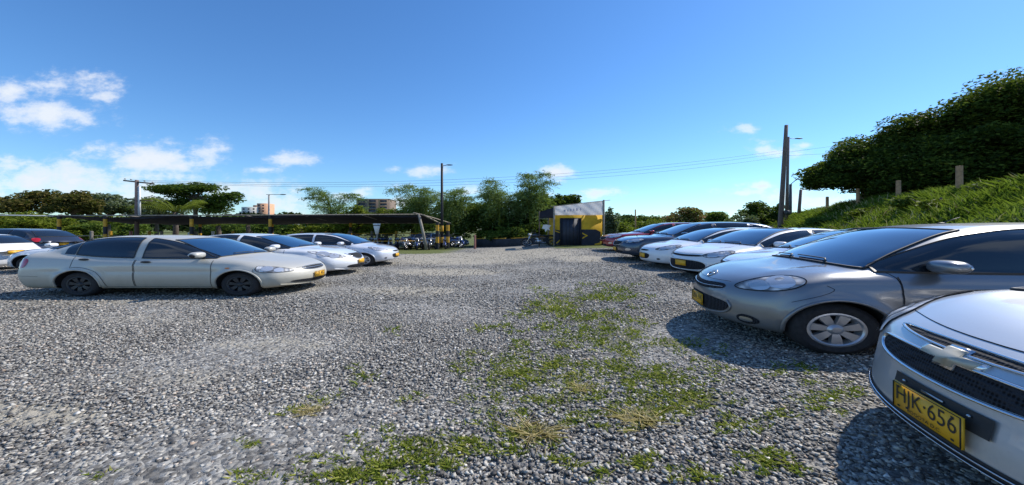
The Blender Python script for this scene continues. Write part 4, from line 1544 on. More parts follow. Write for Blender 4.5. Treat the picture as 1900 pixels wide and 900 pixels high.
build_car('parked_car', dict(PIC, a0=1.02), P_pearl, (3.0, 5.4), R(-8), 'pale blue-silver car wedged between the grey hatchback and a white one', group=RIGHTROW, h=.04, plate='', style='seven')
build_car('parked_car', PIC, P_white, (3.17, 7.2), R(9), 'white hatchback with a big black hexagonal mouth, nearest white car on the right', group=RIGHTROW, h=.04, plate='')
build_car('parked_car', ION, P_white, (3.1, 9.1), R(1), 'white hatchback with a small black mouth, beside the dark blue car', group=RIGHTROW, h=.045, plate='')
build_car('parked_car', SUV, P_navy, (2.98, 11.1), R(-1), 'dark blue sport-utility car with a silver fog lamp surround', group=RIGHTROW, h=.045, plate='')
build_car('parked_car', SUV, P_red, (3.42, 14.7), R(-1), 'dark red sport-utility car at the far end beside the yellow hut', group=RIGHTROW, h=.05, plate='')
build_car('parked_car', SED, P_dusty, (-3.40, 6.76), R(180), 'dusty silver saloon with black wheels and black door handles', group=LEFTROW, h=.03, style='dark', plate='CZE 482', black_trim=True, near=True)
build_car('parked_car', SED2, P_white, (-3.62, 9.2), R(180), 'white saloon with a chrome V grille behind the dusty silver one', group=LEFTROW, h=.04, plate='')
build_car('parked_car', ION, P_pearl, (-3.45, 11.5), R(180), 'pearl white hatchback, last of the left row before the shade roof', group=LEFTROW, h=.045, plate='')
build_car('parked_car', dict(SUV, H=1.6), P_dark, (-22.1, 15.0), R(0), 'dark grey car at the left edge showing its red tail lights', group='cars behind the left row', h=.06, plate=None, rear_plate='')
build_car('parked_car', dict(PIC, rplate_z=.72), P_white, (-16.5, 9.9), R(0), 'white car cut by the left edge, seen from behind', group='cars behind the left row', h=.05, plate=None, rear_plate='')
build_car('parked_car', dict(SED2, L=4.2, H=1.29, R=[(a, b if b < .95 else .95 + (b - .95) * .62) for a, b in SED2['R']], T=[(a, b * .93) for a, b in SED2['T']], zbelt=.9, ws=(.99, 1.22), rw=(1.02, 1.2)), P_white, (-12.5, 10.0), R(2), 'white saloon mostly hidden behind the dusty silver one, bonnet showing', group='cars behind the left row', h=.06, plate=None)
build_car('parked_car', dict(SED2), P_steel, (-2.9, 26.0, -.25), R(180), 'blue-grey saloon parked beyond the striped posts at the back', group='cars at the back of the lot', h=.06, plate=None)

# ------------------------------------------------------------------ the bank on the right and far land
bx = np.concatenate([np.linspace(2.5, 34, 126), np.linspace(36, 130, 24)])
by = np.concatenate([np.linspace(-12, 48, 150), np.linspace(50, 110, 24)])
BX, BY = np.meshgrid(bx, by, indexing='ij')
bd = (BX - ridge_x(BY)) * .9


def bank_h(x, y):
    d = (x - ridge_x(y)) * .9
    top = 3.55 + .25 * np.sin(y * .35) * .5 - 1.9 * sstep(30, 62, y)
    return (top + .22) * sstep(-4.6, .9, d) - .25 + .22 + .10 * np.sin(x * 1.9 + y * .7) * sstep(-4, -1, d) + .05 * np.sin(x * 4.3 - y * 3.1) * sstep(-4, -1, d)


BZ = bank_h(BX, BY)
bv = np.stack([BX, BY, BZ], -1).reshape(-1, 3)
ii, jj = np.meshgrid(np.arange(len(bx) - 1), np.arange(len(by) - 1), indexing='ij')
nb = len(by)
bf = np.stack([ii * nb + jj, (ii + 1) * nb + jj, (ii + 1) * nb + jj + 1, ii * nb + jj + 1], -1).reshape(-1, 4)
M_bank = mottled('bank_soil_and_grass', (.07, .10, .025), .9, 1.4, .6, 1.4, .5, 9)
tag(mk('grass_bank', bv, bf, M_bank, smooth=True), kind='structure')

M_grass = leafmat('bank_grass', [(.03, .06, .008), (.07, .13, .015), (.13, .21, .025), (.22, .29, .05), (.34, .33, .12)], .55, .35)
n_ = 130000
py_ = rng.uniform(3, 46, n_) ** 1.0
dd_ = rng.uniform(-4.4, 1.2, n_)
pxx_ = ridge_x(py_) + dd_ / .9
hh_ = rng.uniform(.10, .55, n_) * np.clip(py_ / 13, .35, 1) * (.6 + .8 * (np.sin(pxx_ * 1.7 + 2 * np.sin(py_ * 1.1)) * .5 + .5))
gb_ = blades('grass', pxx_, py_, hh_, rng.uniform(.012, .032, n_) * (1 + py_ / 30), M_grass, .38, z=bank_h(pxx_, py_) - .02)
tag(gb_, 'long green grass covering the bank on the right', 'grass')

n_ = 7000
py_ = rng.uniform(3, 44, n_)
pxx_ = ridge_x(py_) + rng.uniform(-4.3, 1.0, n_) / .9
keep_ = np.sin(pxx_ * 1.3 + py_ * .9) + rng.normal(0, .5, n_) > .2
py_, pxx_ = py_[keep_], pxx_[keep_]
sb_ = blades('dry_stalks', pxx_, py_, rng.uniform(.3, .75, len(py_)) * np.clip(py_ / 13, .35, 1), rng.uniform(.01, .02, len(py_)) * (1 + py_ / 30), M_straw, .25, z=bank_h(pxx_, py_) - .02)
tag(sb_, 'dry stalks standing in the long grass of the bank', 'grass')

# distant wooded ridges
M_farwood = leafmat('far_woods_leaf', [(.018, .035, .012), (.035, .06, .018), (.06, .09, .028), (.09, .115, .04)], .8, .1)


def leaves(P, size, asp=.5, flat=0.0, droop=0.0):
    n = len(P)
    a = rng.normal(0, 1, (n, 3))
    a[:, 2] = a[:, 2] * (1 - flat) - droop * np.abs(rng.normal(0, 1, n))
    a /= np.linalg.norm(a, axis=1, keepdims=True)
    r_ = rng.normal(0, 1, (n, 3))
    if flat:
        r_[:, 2] *= (1 - flat)
    b = np.cross(a, np.cross(r_, a) + 1e-6)
    b = np.cross(a, r_)
    b /= np.linalg.norm(b, axis=1, keepdims=True) + 1e-9
    s = (size * rng.uniform(.6, 1.35, n))[:, None]
    V = np.stack([P - a * s, P + b * s * asp, P + a * s, P - b * s * asp], 1).reshape(-1, 3)
    return V, (np.arange(n) * 4)[:, None] + np.array([0, 1, 2, 3])


def blob_points(blobs, n):
    w = np.array([max(b[3] * b[4], b[4] * b[5]) for b in blobs])
    k = rng.choice(len(blobs), n, p=w / w.sum())
    B = np.array(blobs)[k]
    d = rng.normal(0, 1, (n, 3))
    d /= np.linalg.norm(d, axis=1, keepdims=True)
    r_ = (.35 + .85 * rng.random(n) ** .8)[:, None]
    return B[:, :3] + d * r_ * B[:, 3:]


def crown_blobs(c, rad, nb_, sub=.3, low=-.5):
    """small clumps over the surface of a rough ellipsoid"""
    out = []
    while len(out) < nb_:
        d = rng.normal(0, 1, 3)
        d /= np.linalg.norm(d)
        if d[2] < low:
            continue
        q = rng.uniform(.45, 1.12)
        s = sub * rng.uniform(.45, 1.5)
        out.append((*(np.array(c) + d * np.array(rad) * q * (1 - s * .5)), rad[0] * s * 1.2, rad[1] * s * 1.2, rad[2] * s * .95))
    return out


M_bark = mottled('bark', (.10, .075, .055), .9, 12, .6, 1.3, .5, 30)
M_barkpale = mottled('pale_bark', (.22, .19, .15), .9, 12, .6, 1.3, .5, 30)


def tree(name, x, y, z0, crowns, n, size, m, label, group, cat='tree', trunk_r=.18, nb_=34, sub=.3, flat=.3, bark=None, forks=7, low=-.5, droop=0):
    root = tag(empty(name, (x, y, z0)), label, cat, group)
    bl = []
    for (cx, cy, cz, rx, ry, rz) in crowns:
        bl += crown_blobs((cx, cy, cz), (rx, ry, rz), nb_, sub, low)
    P = blob_points(bl, n)
    V, F = leaves(P, size, .5, flat, droop)
    mk('crown', V, F, m, root)
    t = MB()
    c0 = crowns[0]
    zt = max(.6, c0[2] - c0[5] * .5)
    t.tube([(0, 0, -.3), (.05, .02, zt * .5), (c0[0] * .3 + .02, c0[1] * .3, zt)], [trunk_r * 1.25, trunk_r, trunk_r * .8], 8)
    for k in range(min(forks, len(bl))):
        b = bl[(k * 5) % len(bl)]
        s = np.array([c0[0] * .3, c0[1] * .3, zt * .93])
        e = np.array(b[:3])
        mid = (s + e) / 2 + rng.normal(0, .15, 3)
        t.tube([s, mid, e], [trunk_r * .55, trunk_r * .35, trunk_r * .12], 5)
    t.build('trunk', bark or M_bark, root, smooth=True)
    return root


def tree_px(name, px, py_top, w_px, D, base_z, hfrac, n, size, m, label, group, h_px=None, **kw):
    """a tree whose crown top is seen at py_top, crown w_px wide, standing at depth D"""
    x = (px - 950) / 712 * D
    zt = EYE + (425 - py_top) / 450 * D
    rx = w_px / 712 * D / 2
    H_ = zt - base_z
    rz = H_ * hfrac / 2
    return tree(name, x, D, base_z, [(0, 0, H_ - rz, rx, rx * .8, rz)], n, size, m, label, group, **kw)


M_mango = leafmat('dark_tree_leaf', [(.012, .022, .008), (.026, .046, .012), (.05, .08, .016), (.10, .135, .022), (.20, .22, .04)], .6, .25)
M_leafmid = leafmat('mid_green_leaf', [(.025, .045, .010), (.055, .095, .018), (.10, .155, .03), (.17, .23, .05), (.28, .32, .09)], .6, .35)
M_leafdark = leafmat('deep_green_leaf', [(.018, .034, .010), (.04, .07, .016), (.07, .115, .025), (.12, .165, .04)], .6, .3)
M_lime = leafmat('yellow_green_leaf', [(.05, .07, .010), (.12, .15, .018), (.20, .23, .03), (.30, .31, .06)], .5, .35)
M_rust = leafmat('olive_brown_leaf', [(.035, .04, .014), (.08, .075, .022), (.13, .10, .03), (.17, .15, .045)], .6, .2)
M_grey = leafmat('grey_green_leaf', [(.06, .08, .045), (.11, .14, .08), (.17, .20, .12), (.24, .26, .17)], .6, .25)
M_flame = leafmat('flowering_leaf', [(.06, .09, .02), (.14, .16, .04), (.45, .22, .10), (.55, .33, .20)], .6, .2)
M_bamboo = leafmat('bamboo_leaf', [(.06, .10, .03), (.12, .18, .06), (.21, .28, .11), (.34, .40, .22)], .6, .4)

# large dark trees on top of the bank
G_ = 'big dark trees standing on the bank'
T_ = [(20.3, 22.0, [(0, 0, 4.6, 1.9, 2.2, 2.2), (-1.5, .5, 3.1, 1.5, 1.9, 1.4), (1.4, 0, 3.0, 2.1, 2.2, 2.4)], 'dark round tree at the left end of the bank, crown reaching down to the posts'),
      (21.6, 20.0, [(0, 0, 5.6, 1.9, 2.2, 2.3), (1.3, 0, 2.9, 2.4, 2.4, 2.6), (-1.0, 0, 2.9, 2.2, 2.3, 2.3)], 'dark tree in the middle of the bank with a lit yellowish rim'),
      (22.9, 18.0, [(.2, 0, 6.6, 2.0, 2.3, 2.5), (-.6, 0, 3.2, 2.5, 2.6, 2.9)], 'tallest dark tree, cut by the right edge'),
      (25.2, 17.5, [(0, 0, 7.2, 3.0, 3.2, 3.4), (0, 0, 3.4, 3.2, 3.2, 3.2)], 'dark tree at the right edge behind the tallest one')]
for (x_, y_, cr_, lab_) in T_:
    tree('broadleaf_tree', x_, y_, 3.5, cr_, 56000, .105, M_mango, lab_, G_, trunk_r=.25, nb_=44, sub=.29, flat=.2, forks=12, low=-.85)

# rough shrubs on the bank's face
for i_, (px_, py2_, D_, s_, m_, lab_) in enumerate(((1420, 405, 27, .9, M_leafdark, 'dark scrub at the low left end of the bank'), (1530, 398, 20, .7, M_leafmid, 'rough shrub low on the bank below the fourth log post'),
        (1610, 385, 17, .6, M_lime, 'pale yellowish shrub on the bank below the third log post'), (1700, 372, 14, .6, M_leafmid, 'shrub on the bank between the two nearest log posts'),
        (1850, 362, 11.5, .5, M_leafdark, 'dark shrub on the bank right of the largest log post'), (1745, 395, 12, .45, M_lime, 'bright shrub low on the bank above the grey hatchback'))):
    x_ = (px_ - 950) / 712 * D_
    tree('shrub', x_, D_, float(bank_h(np.array(x_), np.array(float(D_)))) - .1, [(0, 0, s_ * .5, s_ * 1.3, s_, s_ * .6)], 2600, .07, m_, lab_, 'shrubs on the bank', cat='bush', trunk_r=.03, nb_=26, sub=.35, low=-.6, forks=3)

# trees and bushes beyond the lot
G_ = 'trees and bushes behind the shade roof and the low wall'
far = [
    ('broadleaf_tree', 75, 352, 110, 36, 0, .55, 9000, .16, M_rust, 'dark olive tree at the far left above the light green hedge', dict(nb_=34, sub=.24, forks=10)),
    ('broadleaf_tree', 135, 358, 80, 35, 0, .55, 7000, .15, M_rust, 'olive-brown tree second from the left edge', dict(nb_=30, sub=.26, forks=10)),
    ('broadleaf_tree', 205, 360, 90, 40, 0, .6, 7000, .16, M_grey, 'hazy grey-green tree left of the crossarm pole', dict(nb_=30, sub=.25, forks=10)),
    ('broadleaf_tree', 290, 368, 90, 42, 0, .65, 7000, .16, M_grey, 'hazy grey-green tree right of the crossarm pole', dict(nb_=30, sub=.28)),
    ('broadleaf_tree', 60, 396, 130, 25, 0, .9, 12000, .12, M_lime, 'light green hedge tree behind the cars at the far left', dict(nb_=60, sub=.22, low=-1, forks=4)),
    ('broadleaf_tree', -30, 394, 110, 25, 0, .9, 8000, .12, M_lime, 'light green hedge tree cut by the left edge', dict(nb_=50, sub=.22, low=-1, forks=4)),
    ('shrub', 160, 414, 80, 27, 0, .95, 5000, .11, M_leafmid, 'bush under the left end of the shade roof', dict(nb_=36, sub=.25, low=-1, forks=3)),
    ('shrub', 240, 408, 90, 31, 0, .95, 5000, .13, M_leafmid, 'bush behind the crossarm pole', dict(nb_=36, sub=.25, low=-1, forks=3)),
    ('shrub', 420, 411, 100, 31, 0, .95, 5500, .13, M_leafdark, 'dark bush right of the tall palm', dict(nb_=36, sub=.25, low=-1, forks=3)),
    ('shrub', 505, 413, 100, 30, 0, .95, 5500, .13, M_leafmid, 'bush beside the slim street lamp under the roof', dict(nb_=36, sub=.25, low=-1, forks=3)),
    ('shrub', 590, 411, 110, 29, 0, .95, 6000, .13, M_lime, 'yellow-green bush behind the white cars', dict(nb_=36, sub=.25, low=-1, forks=3)),
    ('broadleaf_tree', 655, 384, 60, 29, 0, .8, 8000, .12, M_lime, 'yellow-green tree in front of the brick tower block', dict(nb_=40, sub=.26, low=-.8)),
    ('broadleaf_tree', 715, 392, 60, 29, 0, .9, 6000, .12, M_lime, 'low yellow-green tree right of the tower block', dict(nb_=36, sub=.26, low=-.9)),
    ('broadleaf_tree', 765, 372, 90, 30, 0, .85, 9000, .12, M_leafdark, 'dark tree behind the end of the shade roof', dict(nb_=44, sub=.24, low=-.9)),
    ('broadleaf_tree', 850, 372, 90, 29, 0, .9, 11000, .12, M_leafmid, 'dense tree right of the tall black lamp post', dict(nb_=50, sub=.22, low=-1)),
    ('broadleaf_tree', 905, 362, 80, 28, 0, .95, 11000, .12, M_leafmid, 'dense bushy tree behind the striped wall', dict(nb_=50, sub=.22, low=-1)),
    ('broadleaf_tree', 958, 368, 84, 27, 0, .95, 11000, .11, M_leafdark, 'dark bushy tree in the thicket left of the hut', dict(nb_=50, sub=.22, low=-1)),
    ('broadleaf_tree', 1000, 360, 60, 27, 0, .95, 8000, .11, M_leafmid, 'bushy tree with light tips just left of the hut', dict(nb_=44, sub=.24, low=-1)),
    ('broadleaf_tree', 1045, 361, 64, 30, 0, .5, 5000, .13, M_leafdark, 'round-topped tree showing above the hut', dict(nb_=30, sub=.28)),
    ('shrub', 935, 420, 80, 24.6, -.1, .95, 7000, .10, M_leafmid, 'low bush along the foot of the thicket behind the striped wall', dict(nb_=50, sub=.22, low=-1, forks=3)),
    ('shrub', 985, 415, 110, 24.5, .0, .95, 7000, .10, M_leafdark, 'low dark bush beside the motorcycle at the hut', dict(nb_=50, sub=.22, low=-1, forks=3)),
    ('shrub', 1133, 388, 34, 26, .3, .95, 3000, .11, M_grey, 'pale bush right beside the hut', dict(nb_=26, sub=.28, low=-1, forks=3)),
    ('shrub', 1150, 408, 60, 30, .2, .95, 3500, .11, M_lime, 'low yellow-green bush behind the red car', dict(nb_=26, sub=.28, low=-1, forks=3)),
    ('broadleaf_tree', 1195, 397, 80, 55, 0, .8, 5000, .22, M_leafdark, 'dark distant tree behind the wire fence, left of the orange-flowered one', dict(nb_=30, sub=.26, low=-.9)),
    ('broadleaf_tree', 1268, 388, 80, 42, 0, .8, 6000, .17, M_flame, 'orange-flowered tree above the red car', dict(nb_=34, sub=.26, low=-.9)),
    ('broadleaf_tree', 1325, 391, 70, 48, 0, .8, 5000, .18, M_leafmid, 'green tree right of the orange-flowered one', dict(nb_=30, sub=.26, low=-.9)),
    ('shrub', 1228, 408, 120, 36, .1, .9, 5000, .13, M_lime, 'low bush along the wire fence', dict(nb_=36, sub=.26, low=-1, forks=3)),
    ('shrub', 1330, 410, 120, 36, .2, .9, 5000, .13, M_leafmid, 'low bush at the foot of the bank', dict(nb_=36, sub=.26, low=-1, forks=3)),
    ('broadleaf_tree', 1400, 373, 70, 36, 1.2, .8, 5000, .14, M_leafdark, 'tangled tree left of the big leaning pole', dict(nb_=34, sub=.26, low=-.9)),
    ('shrub', 1375, 396, 60, 33, .6, .9, 3500, .12, M_grey, 'pale grey shrub at the left foot of the big leaning pole', dict(nb_=26, sub=.28, low=-1, forks=3)),
    ('shrub', 1445, 380, 40, 33, 2.0, .9, 2500, .11, M_leafdark, 'small shrub behind the big leaning pole', dict(nb_=26, sub=.28, low=-1, forks=3)),
]
tree('acacia_tree', (362 - 950) / 712 * 38, 38, 0, [(-.3, 0, 7.6, 2.9, 2.4, 1.2), (-2.6, .3, 7.9, 1.3, 1.2, .8), (2.9, 0, 6.0, 1.6, 1.4, 1.3), (1.2, .4, 5.2, 1.8, 1.6, 1.2), (3.9, 0, 6.8, .8, .8, .7), (-1.5, 0, 5.6, 1.3, 1.2, 1.0)], 15000, .15, M_leafdark,
     'spreading dark tree with ragged lobes of foliage above the shade roof', G_, trunk_r=.2, nb_=13, sub=.42, flat=.4, forks=30, low=-.9)
for (nm_, px_, pt_, w_, D_, bz_, hf_, n_, s_, m_, lab_, kw_) in far:
    tree_px(nm_, px_, pt_, w_, D_, bz_, hf_, n_, s_, m_, lab_, G_, cat='bush' if nm_ == 'shrub' else 'tree', **kw_)


def woods(name, x0, x1, D, h0, h1, n, size, label, seed):
    r_ = np.random.default_rng(seed)
    x = r_.uniform(x0, x1, n)
    prof = h0 + (h1 - h0) * (.5 + .5 * np.sin(x * .021 + seed) * np.cos(x * .0083 + 2 * seed)) + 2.5 * np.sin(x * .23 + seed) + 1.5 * np.sin(x * .61)
    z = prof * r_.random(n) ** .45
    y = D + r_.uniform(-8, 8, n) + z * .6
    V, F = leaves(np.stack([x, y, z], 1), size, .6)
    tag(mk(name, V, F, M_farwood), label, 'woods', kind='stuff')


woods('woods', -330, -20, 150, 6, 9, 26000, 1.1, 'far dark line of woods beyond the lot on the left', 3)
woods('woods', 10, 190, 140, 4, 8, 16000, 1.0, 'far dark line of woods beyond the wire fence', 5)


def bamboo(px, py_top, D, nst, spread, label, lean=.3, m=M_bamboo, n_leaf=110):
    x = (px - 950) / 712 * D
    H_ = EYE + (425 - py_top) / 450 * D
    root = tag(empty('bamboo_clump', (x, D, 0)), label, 'bamboo', 'bamboo clumps around the lot')
    V, F, k = [], [], 0
    for i in range(nst):
        a = rng.uniform(0, 2 * math.pi)
        h = H_ * (1 if i == 0 else rng.uniform(.65, .97))
        dx, dy = math.cos(a) * spread * rng.uniform(.4, 1), math.sin(a) * spread * .7
        if i == 0:
            dx, dy = spread * lean, 0
        t = np.linspace(0, 1, 12)
        pts = np.stack([dx * (.1 + 1.1 * t ** 2.8), dy * (.1 + 1.1 * t ** 2.8), h * np.sin(t * math.pi / 2 * 1.14) / math.sin(math.pi / 2)], 1)
        MB().tube(pts, np.linspace(.05, .012, 12), 5).build('stem', M_lime, root, smooth=True)
        ti = rng.uniform(.35, 1, n_leaf)
        base = np.stack([np.interp(ti, t, pts[:, j]) for j in range(3)], 1)
        nsp = 8
        P = np.repeat(base, nsp, 0)
        dirn = rng.normal(0, 1, base.shape)
        dirn[:, 2] *= .4
        dirn /= np.linalg.norm(dirn, axis=1, keepdims=True)
        s = np.tile(np.linspace(.15, 1, nsp), len(base))[:, None]
        Ld = np.repeat(dirn, nsp, 0)
        reach = np.repeat((1.15 - ti) * 1.5 + .35, nsp)[:, None]
        P = P + Ld * s * reach + np.array([0, 0, -1]) * (s * reach) ** 2 * .45 + rng.normal(0, .06, P.shape)
        v, f = leaves(P, .15, .14, .2, .6)
        V.append(v)
        F.append(f + k)
        k += len(v)
    mk('foliage', np.concatenate(V), np.concatenate(F), m, root)


bamboo(620, 350, 31, 9, 2.4, 'feathery pale bamboo left of the brick tower block', -.9)
bamboo(775, 345, 28, 10, 2.6, 'bamboo arching over the end of the shade roof', -.3)
bamboo(838, 352, 27, 8, 1.8, 'bamboo just right of the tall black lamp post', .3, n_leaf=90)
bamboo(930, 336, 26, 8, 1.6, 'bamboo with a drooping tip in the middle of the thicket', -.5, n_leaf=110)
bamboo(985, 322, 26, 9, 1.5, 'tallest bamboo, left of the hut', .6, m=M_bamboo, n_leaf=120)


def palm(px, py_top, D, nfr, length, label, m, zt=None):
    x = (px - 950) / 712 * D
    z_top = EYE + (425 - py_top) / 450 * D - length * .55
    root = tag(empty('palm_tree', (x, D, 0)), label, 'palm', 'palms behind the shade roof')
    MB().tube([(0, 0, -.2), (.05, 0, z_top * .5), (0, 0, z_top)], [.2, .15, .13], 8).build('trunk', M_bark, root, smooth=True)
    for i in range(nfr):
        a = 2 * math.pi * i / nfr + rng.uniform(-.2, .2)
        up = rng.uniform(.55, 1.4)
        t = np.linspace(0, 1, 16)
        r_ = length * (np.sin(t * 1.35) / math.sin(1.35)) * math.cos(up * .8)
        z = z_top + length * (t * math.sin(up) * 1.15 - t ** 2.6 * .7)
        pts = np.stack([r_ * math.cos(a), r_ * math.sin(a), z], 1)
        side = np.array([-math.sin(a), math.cos(a), 0])
        V, F = [], []
        k = 0
        for j in np.linspace(.15, 1, 26):
            c = np.array([np.interp(j, t, pts[:, q]) for q in range(3)])
            fw = np.array([math.cos(a), math.sin(a), 0])
            ll = length * .30 * math.sin(min(1, (1.08 - j) * 1.6) * math.pi / 2)
            for sg in (-1, 1):
                tip = c + side * sg * ll * .8 + fw * ll * .35 - np.array([0, 0, ll * .55])
                V += [c - fw * .018, c + fw * .018, tip]
                F.append((k, k + 1, k + 2))
                k += 3
        b = MB().add(V, F)
        b.tube(pts, np.linspace(.03, .008, 16), 4)
        b.build('frond', m, root)


palm(325, 366, 26, 11, 2.9, 'tallest palm, in front of the spreading dark tree', M_lime)
palm(200, 398, 26, 9, 1.9, 'small palm near the left end of the shade roof', M_lime)
palm(460, 400, 27, 9, 1.9, 'small palm left of the slim street lamp', M_leafmid)
palm(405, 404, 25, 8, 1.5, 'low palm right of the tallest one', M_lime)

# ------------------------------------------------------------------ shade roof over the motorcycles
M_net = mottled('black_shade_net', (.012, .012, .018), .9, 3, .6, 1.8)
M_wood = mottled('weathered_wood', (.30, .26, .21), .9, 9, .6, 1.25, .5, 40)
M_log = mottled('fence_log', (.42, .25, .14), .9, 9, .7, 1.2, .4, 40)
M_yel = mottled('yellow_post_paint', (.62, .33, .02), .6, 8, .7, 1.15)
M_blk = mottled('black_post_paint', (.015, .015, .017), .7, 8, .7, 1.4)
M_white = mottled('white_board', (.72, .71, .68), .7, 5, .85, 1.05)

shed = tag(empty('shade_roof', (0, 20, 0)), 'long black net shade roof on striped posts over the motorcycles', 'shade roof')
xr_ = np.linspace(-24, -4.7, 60)
yr_ = np.linspace(0, 4.2, 10)
NX, NY = np.meshgrid(xr_, yr_, indexing='ij')
bay = (NX + 24) / 3.3
NZ = 2.80 + .004 * (NX + 5) - .13 * NY - .10 * np.sin(math.pi * (bay % 1)) ** 2 * np.sin(math.pi * np.clip(NY / 4.2, 0, 1)) + .03 * np.sin(NX * 2.7 + NY * 3)
NZ = NZ - .12 * (NX < -12) * np.sin((NX + 12) * .55) ** 2
nv_ = np.stack([NX, NY, NZ], -1).reshape(-1, 3)
mk('net', nv_, grid_faces(60, 10), M_net, shed, smooth=True)
# front skirt of sagging net
FV = []
for x_ in xr_:
    zt_ = 2.80 + .004 * (x_ + 5) - .12 * (x_ < -12) * math.sin((x_ + 12) * .55) ** 2
    dp_ = .05 + .12 * abs(math.sin((x_ + 24) / 3.3 * math.pi)) * (.6 + .4 * math.sin(x_ * .9))
    FV += [(x_, -.03, zt_ + .01), (x_, .02, zt_ - dp_ * .5), (x_, -.01, zt_ - dp_)]
mk('net_edge', FV, grid_faces(60, 3), M_net, shed, smooth=True)
for k_ in range(7):
    x_ = -23.5 + k_ * 3.15
    MB().bar((x_, -.1, 2.82), (x_, 4.4, 2.24), .08, .08).build('rafter', M_wood, shed)
MB().tube([(-24.2, -.05, 2.76), (-14, -.05, 2.80), (-4.7, -.05, 2.87)], [.045, .05, .045], 6).build('front_beam', M_wood, shed)
MB().tube([(-29, -.05, 2.86), (-23.8, -.05, 2.74)], .05, 6).build('pale_beam', M_white, shed)
MB().tube([(-24.2, 4.2, 2.20), (-4.5, 4.2, 2.25)], .045, 6).build('rear_beam', M_wood, shed)
MB().tube([(-5.05, -.3, 2.98), (-4.6, 1.8, 2.72), (-3.9, 4.4, 2.25)], .05, 6).build('end_rafter', M_wood, shed)
MB().tube([(-4.4, -.25, -.02), (-4.62, -.15, 1.5), (-4.85, -.05, 2.9)], [.085, .075, .07], 8).build('leaning_post', M_wood, shed, smooth=True)


def striped(par, x, y, z0, h, r, name='post', first=True, seg=.42):
    o = None
    z = z0
    i = 0
    black, yel = MB(), MB()
    while z < z0 + h - .01:
        z2 = min(z + seg, z0 + h)
        (black if (i % 2 == 0) == first else yel).lathe([(.001, z), (r, z + .001), (r, z2 - .001), (.001, z2)], (x, y, 0), n=10)
        z = z2
        i += 1
    o = black.build(name, M_blk, par, smooth=True, sharp=40)
    if yel.n:
        yel.build('yellow_band', M_yel, o, smooth=True, sharp=40)
    return o


for (x_, y_, h_) in ((-23.6, 0, 2.75), (-21.2, 0, 2.75), (-16.7, 0, 2.75), (-12.6, 0, 2.78), (-10.1, 4.0, 2.25), (-15, 4.0, 2.25), (-19.5, 4.0, 2.2)):
    striped(shed, x_, y_, 0, h_, .085, seg=.62)
# striped posts at the open end and the rails, each its own
for (x_, y_, h_, lab_) in ((-3.95, 20.3, 2.25, 'yellow and black striped post under the right end of the shade roof'),
                           (-3.5, 20.9, 2.2, 'striped post beside the tall black lamp post')):
    striped(None, x_, y_, 0, h_, .095, 'striped_post', True, .5)
    o_ = bpy.data.objects[-1]
for o_ in [o for o in bpy.data.objects if o.name.startswith('striped_post')]:
    o_['group'] = 'striped posts at the end of the shade roof'
    o_['category'] = 'post'
sp_ = sorted([o for o in bpy.data.objects if o.name.startswith('striped_post')], key=lambda o: o.name)
for o_, l_ in zip(sp_, ('yellow and black striped post under the right end of the shade roof', 'striped post beside the tall black lamp post')):
    o_['label'] = l_
M_pink = mottled('faded_red_paint', (.42, .18, .14), .8, 9, .6, 1.2)
b_ = MB().lathe([(.001, 0), (.055, 0), (.05, 1.15), (.001, 1.17)], (-1.95, 20.2, 0), n=8)
tag(b_.build('wooden_stake', M_pink, smooth=True, sharp=40), 'faded reddish stake in front of the blue-grey car at the back', 'stake')
b_ = MB().tube([(-10.0, 19.7, .66), (-7.6, 19.7, .66), (-4.6, 19.7, .70)], .03, 6)
tag(b_.build('yellow_rail', M_yel, smooth=True), 'lower yellow rail in front of the motorcycles', 'rail', 'yellow rails around the motorcycles')
b_ = MB().tube([(-11.5, 23.7, 1.18), (-8, 23.7, 1.2), (-5.6, 23.7, 1.25)], .04, 6)
tag(b_.build('yellow_rail', M_yel, smooth=True), 'upper yellow rail behind the motorcycles', 'rail', 'yellow rails around the motorcycles')

# white sign narrowing downwards, hung under the roof
sg = tag(empty('hanging_sign', (-7.05, 20.0, 0)), 'white tapering sign board on a short pale post under the shade roof', 'sign')
MB().add([(-.20, 0, 2.12), (.20, 0, 2.12), (.07, 0, 1.22), (-.07, 0, 1.22), (-.20, .03, 2.12), (.20, .03, 2.12), (.07, .03, 1.22), (-.07, .03, 1.22)],
         [(0, 1, 2, 3), (7, 6, 5, 4), (0, 4, 5, 1), (1, 5, 6, 2), (2, 6, 7, 3), (3, 7, 4, 0)]).build('board', M_white, sg)
MB().box((-.17, -.006, 1.93), (.17, 0, 1.99)).build('printed_line', M_blk, sg)
MB().box((-.05, .035, .55), (.05, .07, 1.3)).build('post', M_wood, sg)

# fence behind the shade roof: stakes of several colours with a rail
fn_ = tag(empty('stake_fence', (0, 27, 0)), 'low fence of orange, yellow and bare stakes behind the shade roof', 'fence')
for i_, (px_, m_) in enumerate([(170, M_wood), (205, M_yel), (243, M_pink), (277, M_yel), (300, M_wood), (395, M_white), (432, M_yel), (466, M_log), (500, M_yel), (560, M_log), (605, M_yel), (648, M_wood), (690, M_wood), (735, M_yel)]):
    x_ = (px_ - 950) / 712 * 23.6
    MB().lathe([(.001, 0), (.08, 0), (.08, 1.45), (.001, 1.47)], (x_, -3.4, 0), n=8).build('stake', m_, fn_, smooth=True, sharp=40)
MB().tube([(-27, -3.33, 1.0), (-15, -3.33, 1.02), (-6.8, -3.33, 1.0)], .03, 5).build('rail', M_wood, fn_, smooth=True)
b_ = MB().lathe([(.001, 0), (.13, 0), (.13, 1.35), (.001, 1.36)], (-18.6, 22.2, 0), n=10)
tag(b_.build('white_stake', M_white, smooth=True, sharp=40), 'thick white stake at the foot of the crossarm pole', 'stake')

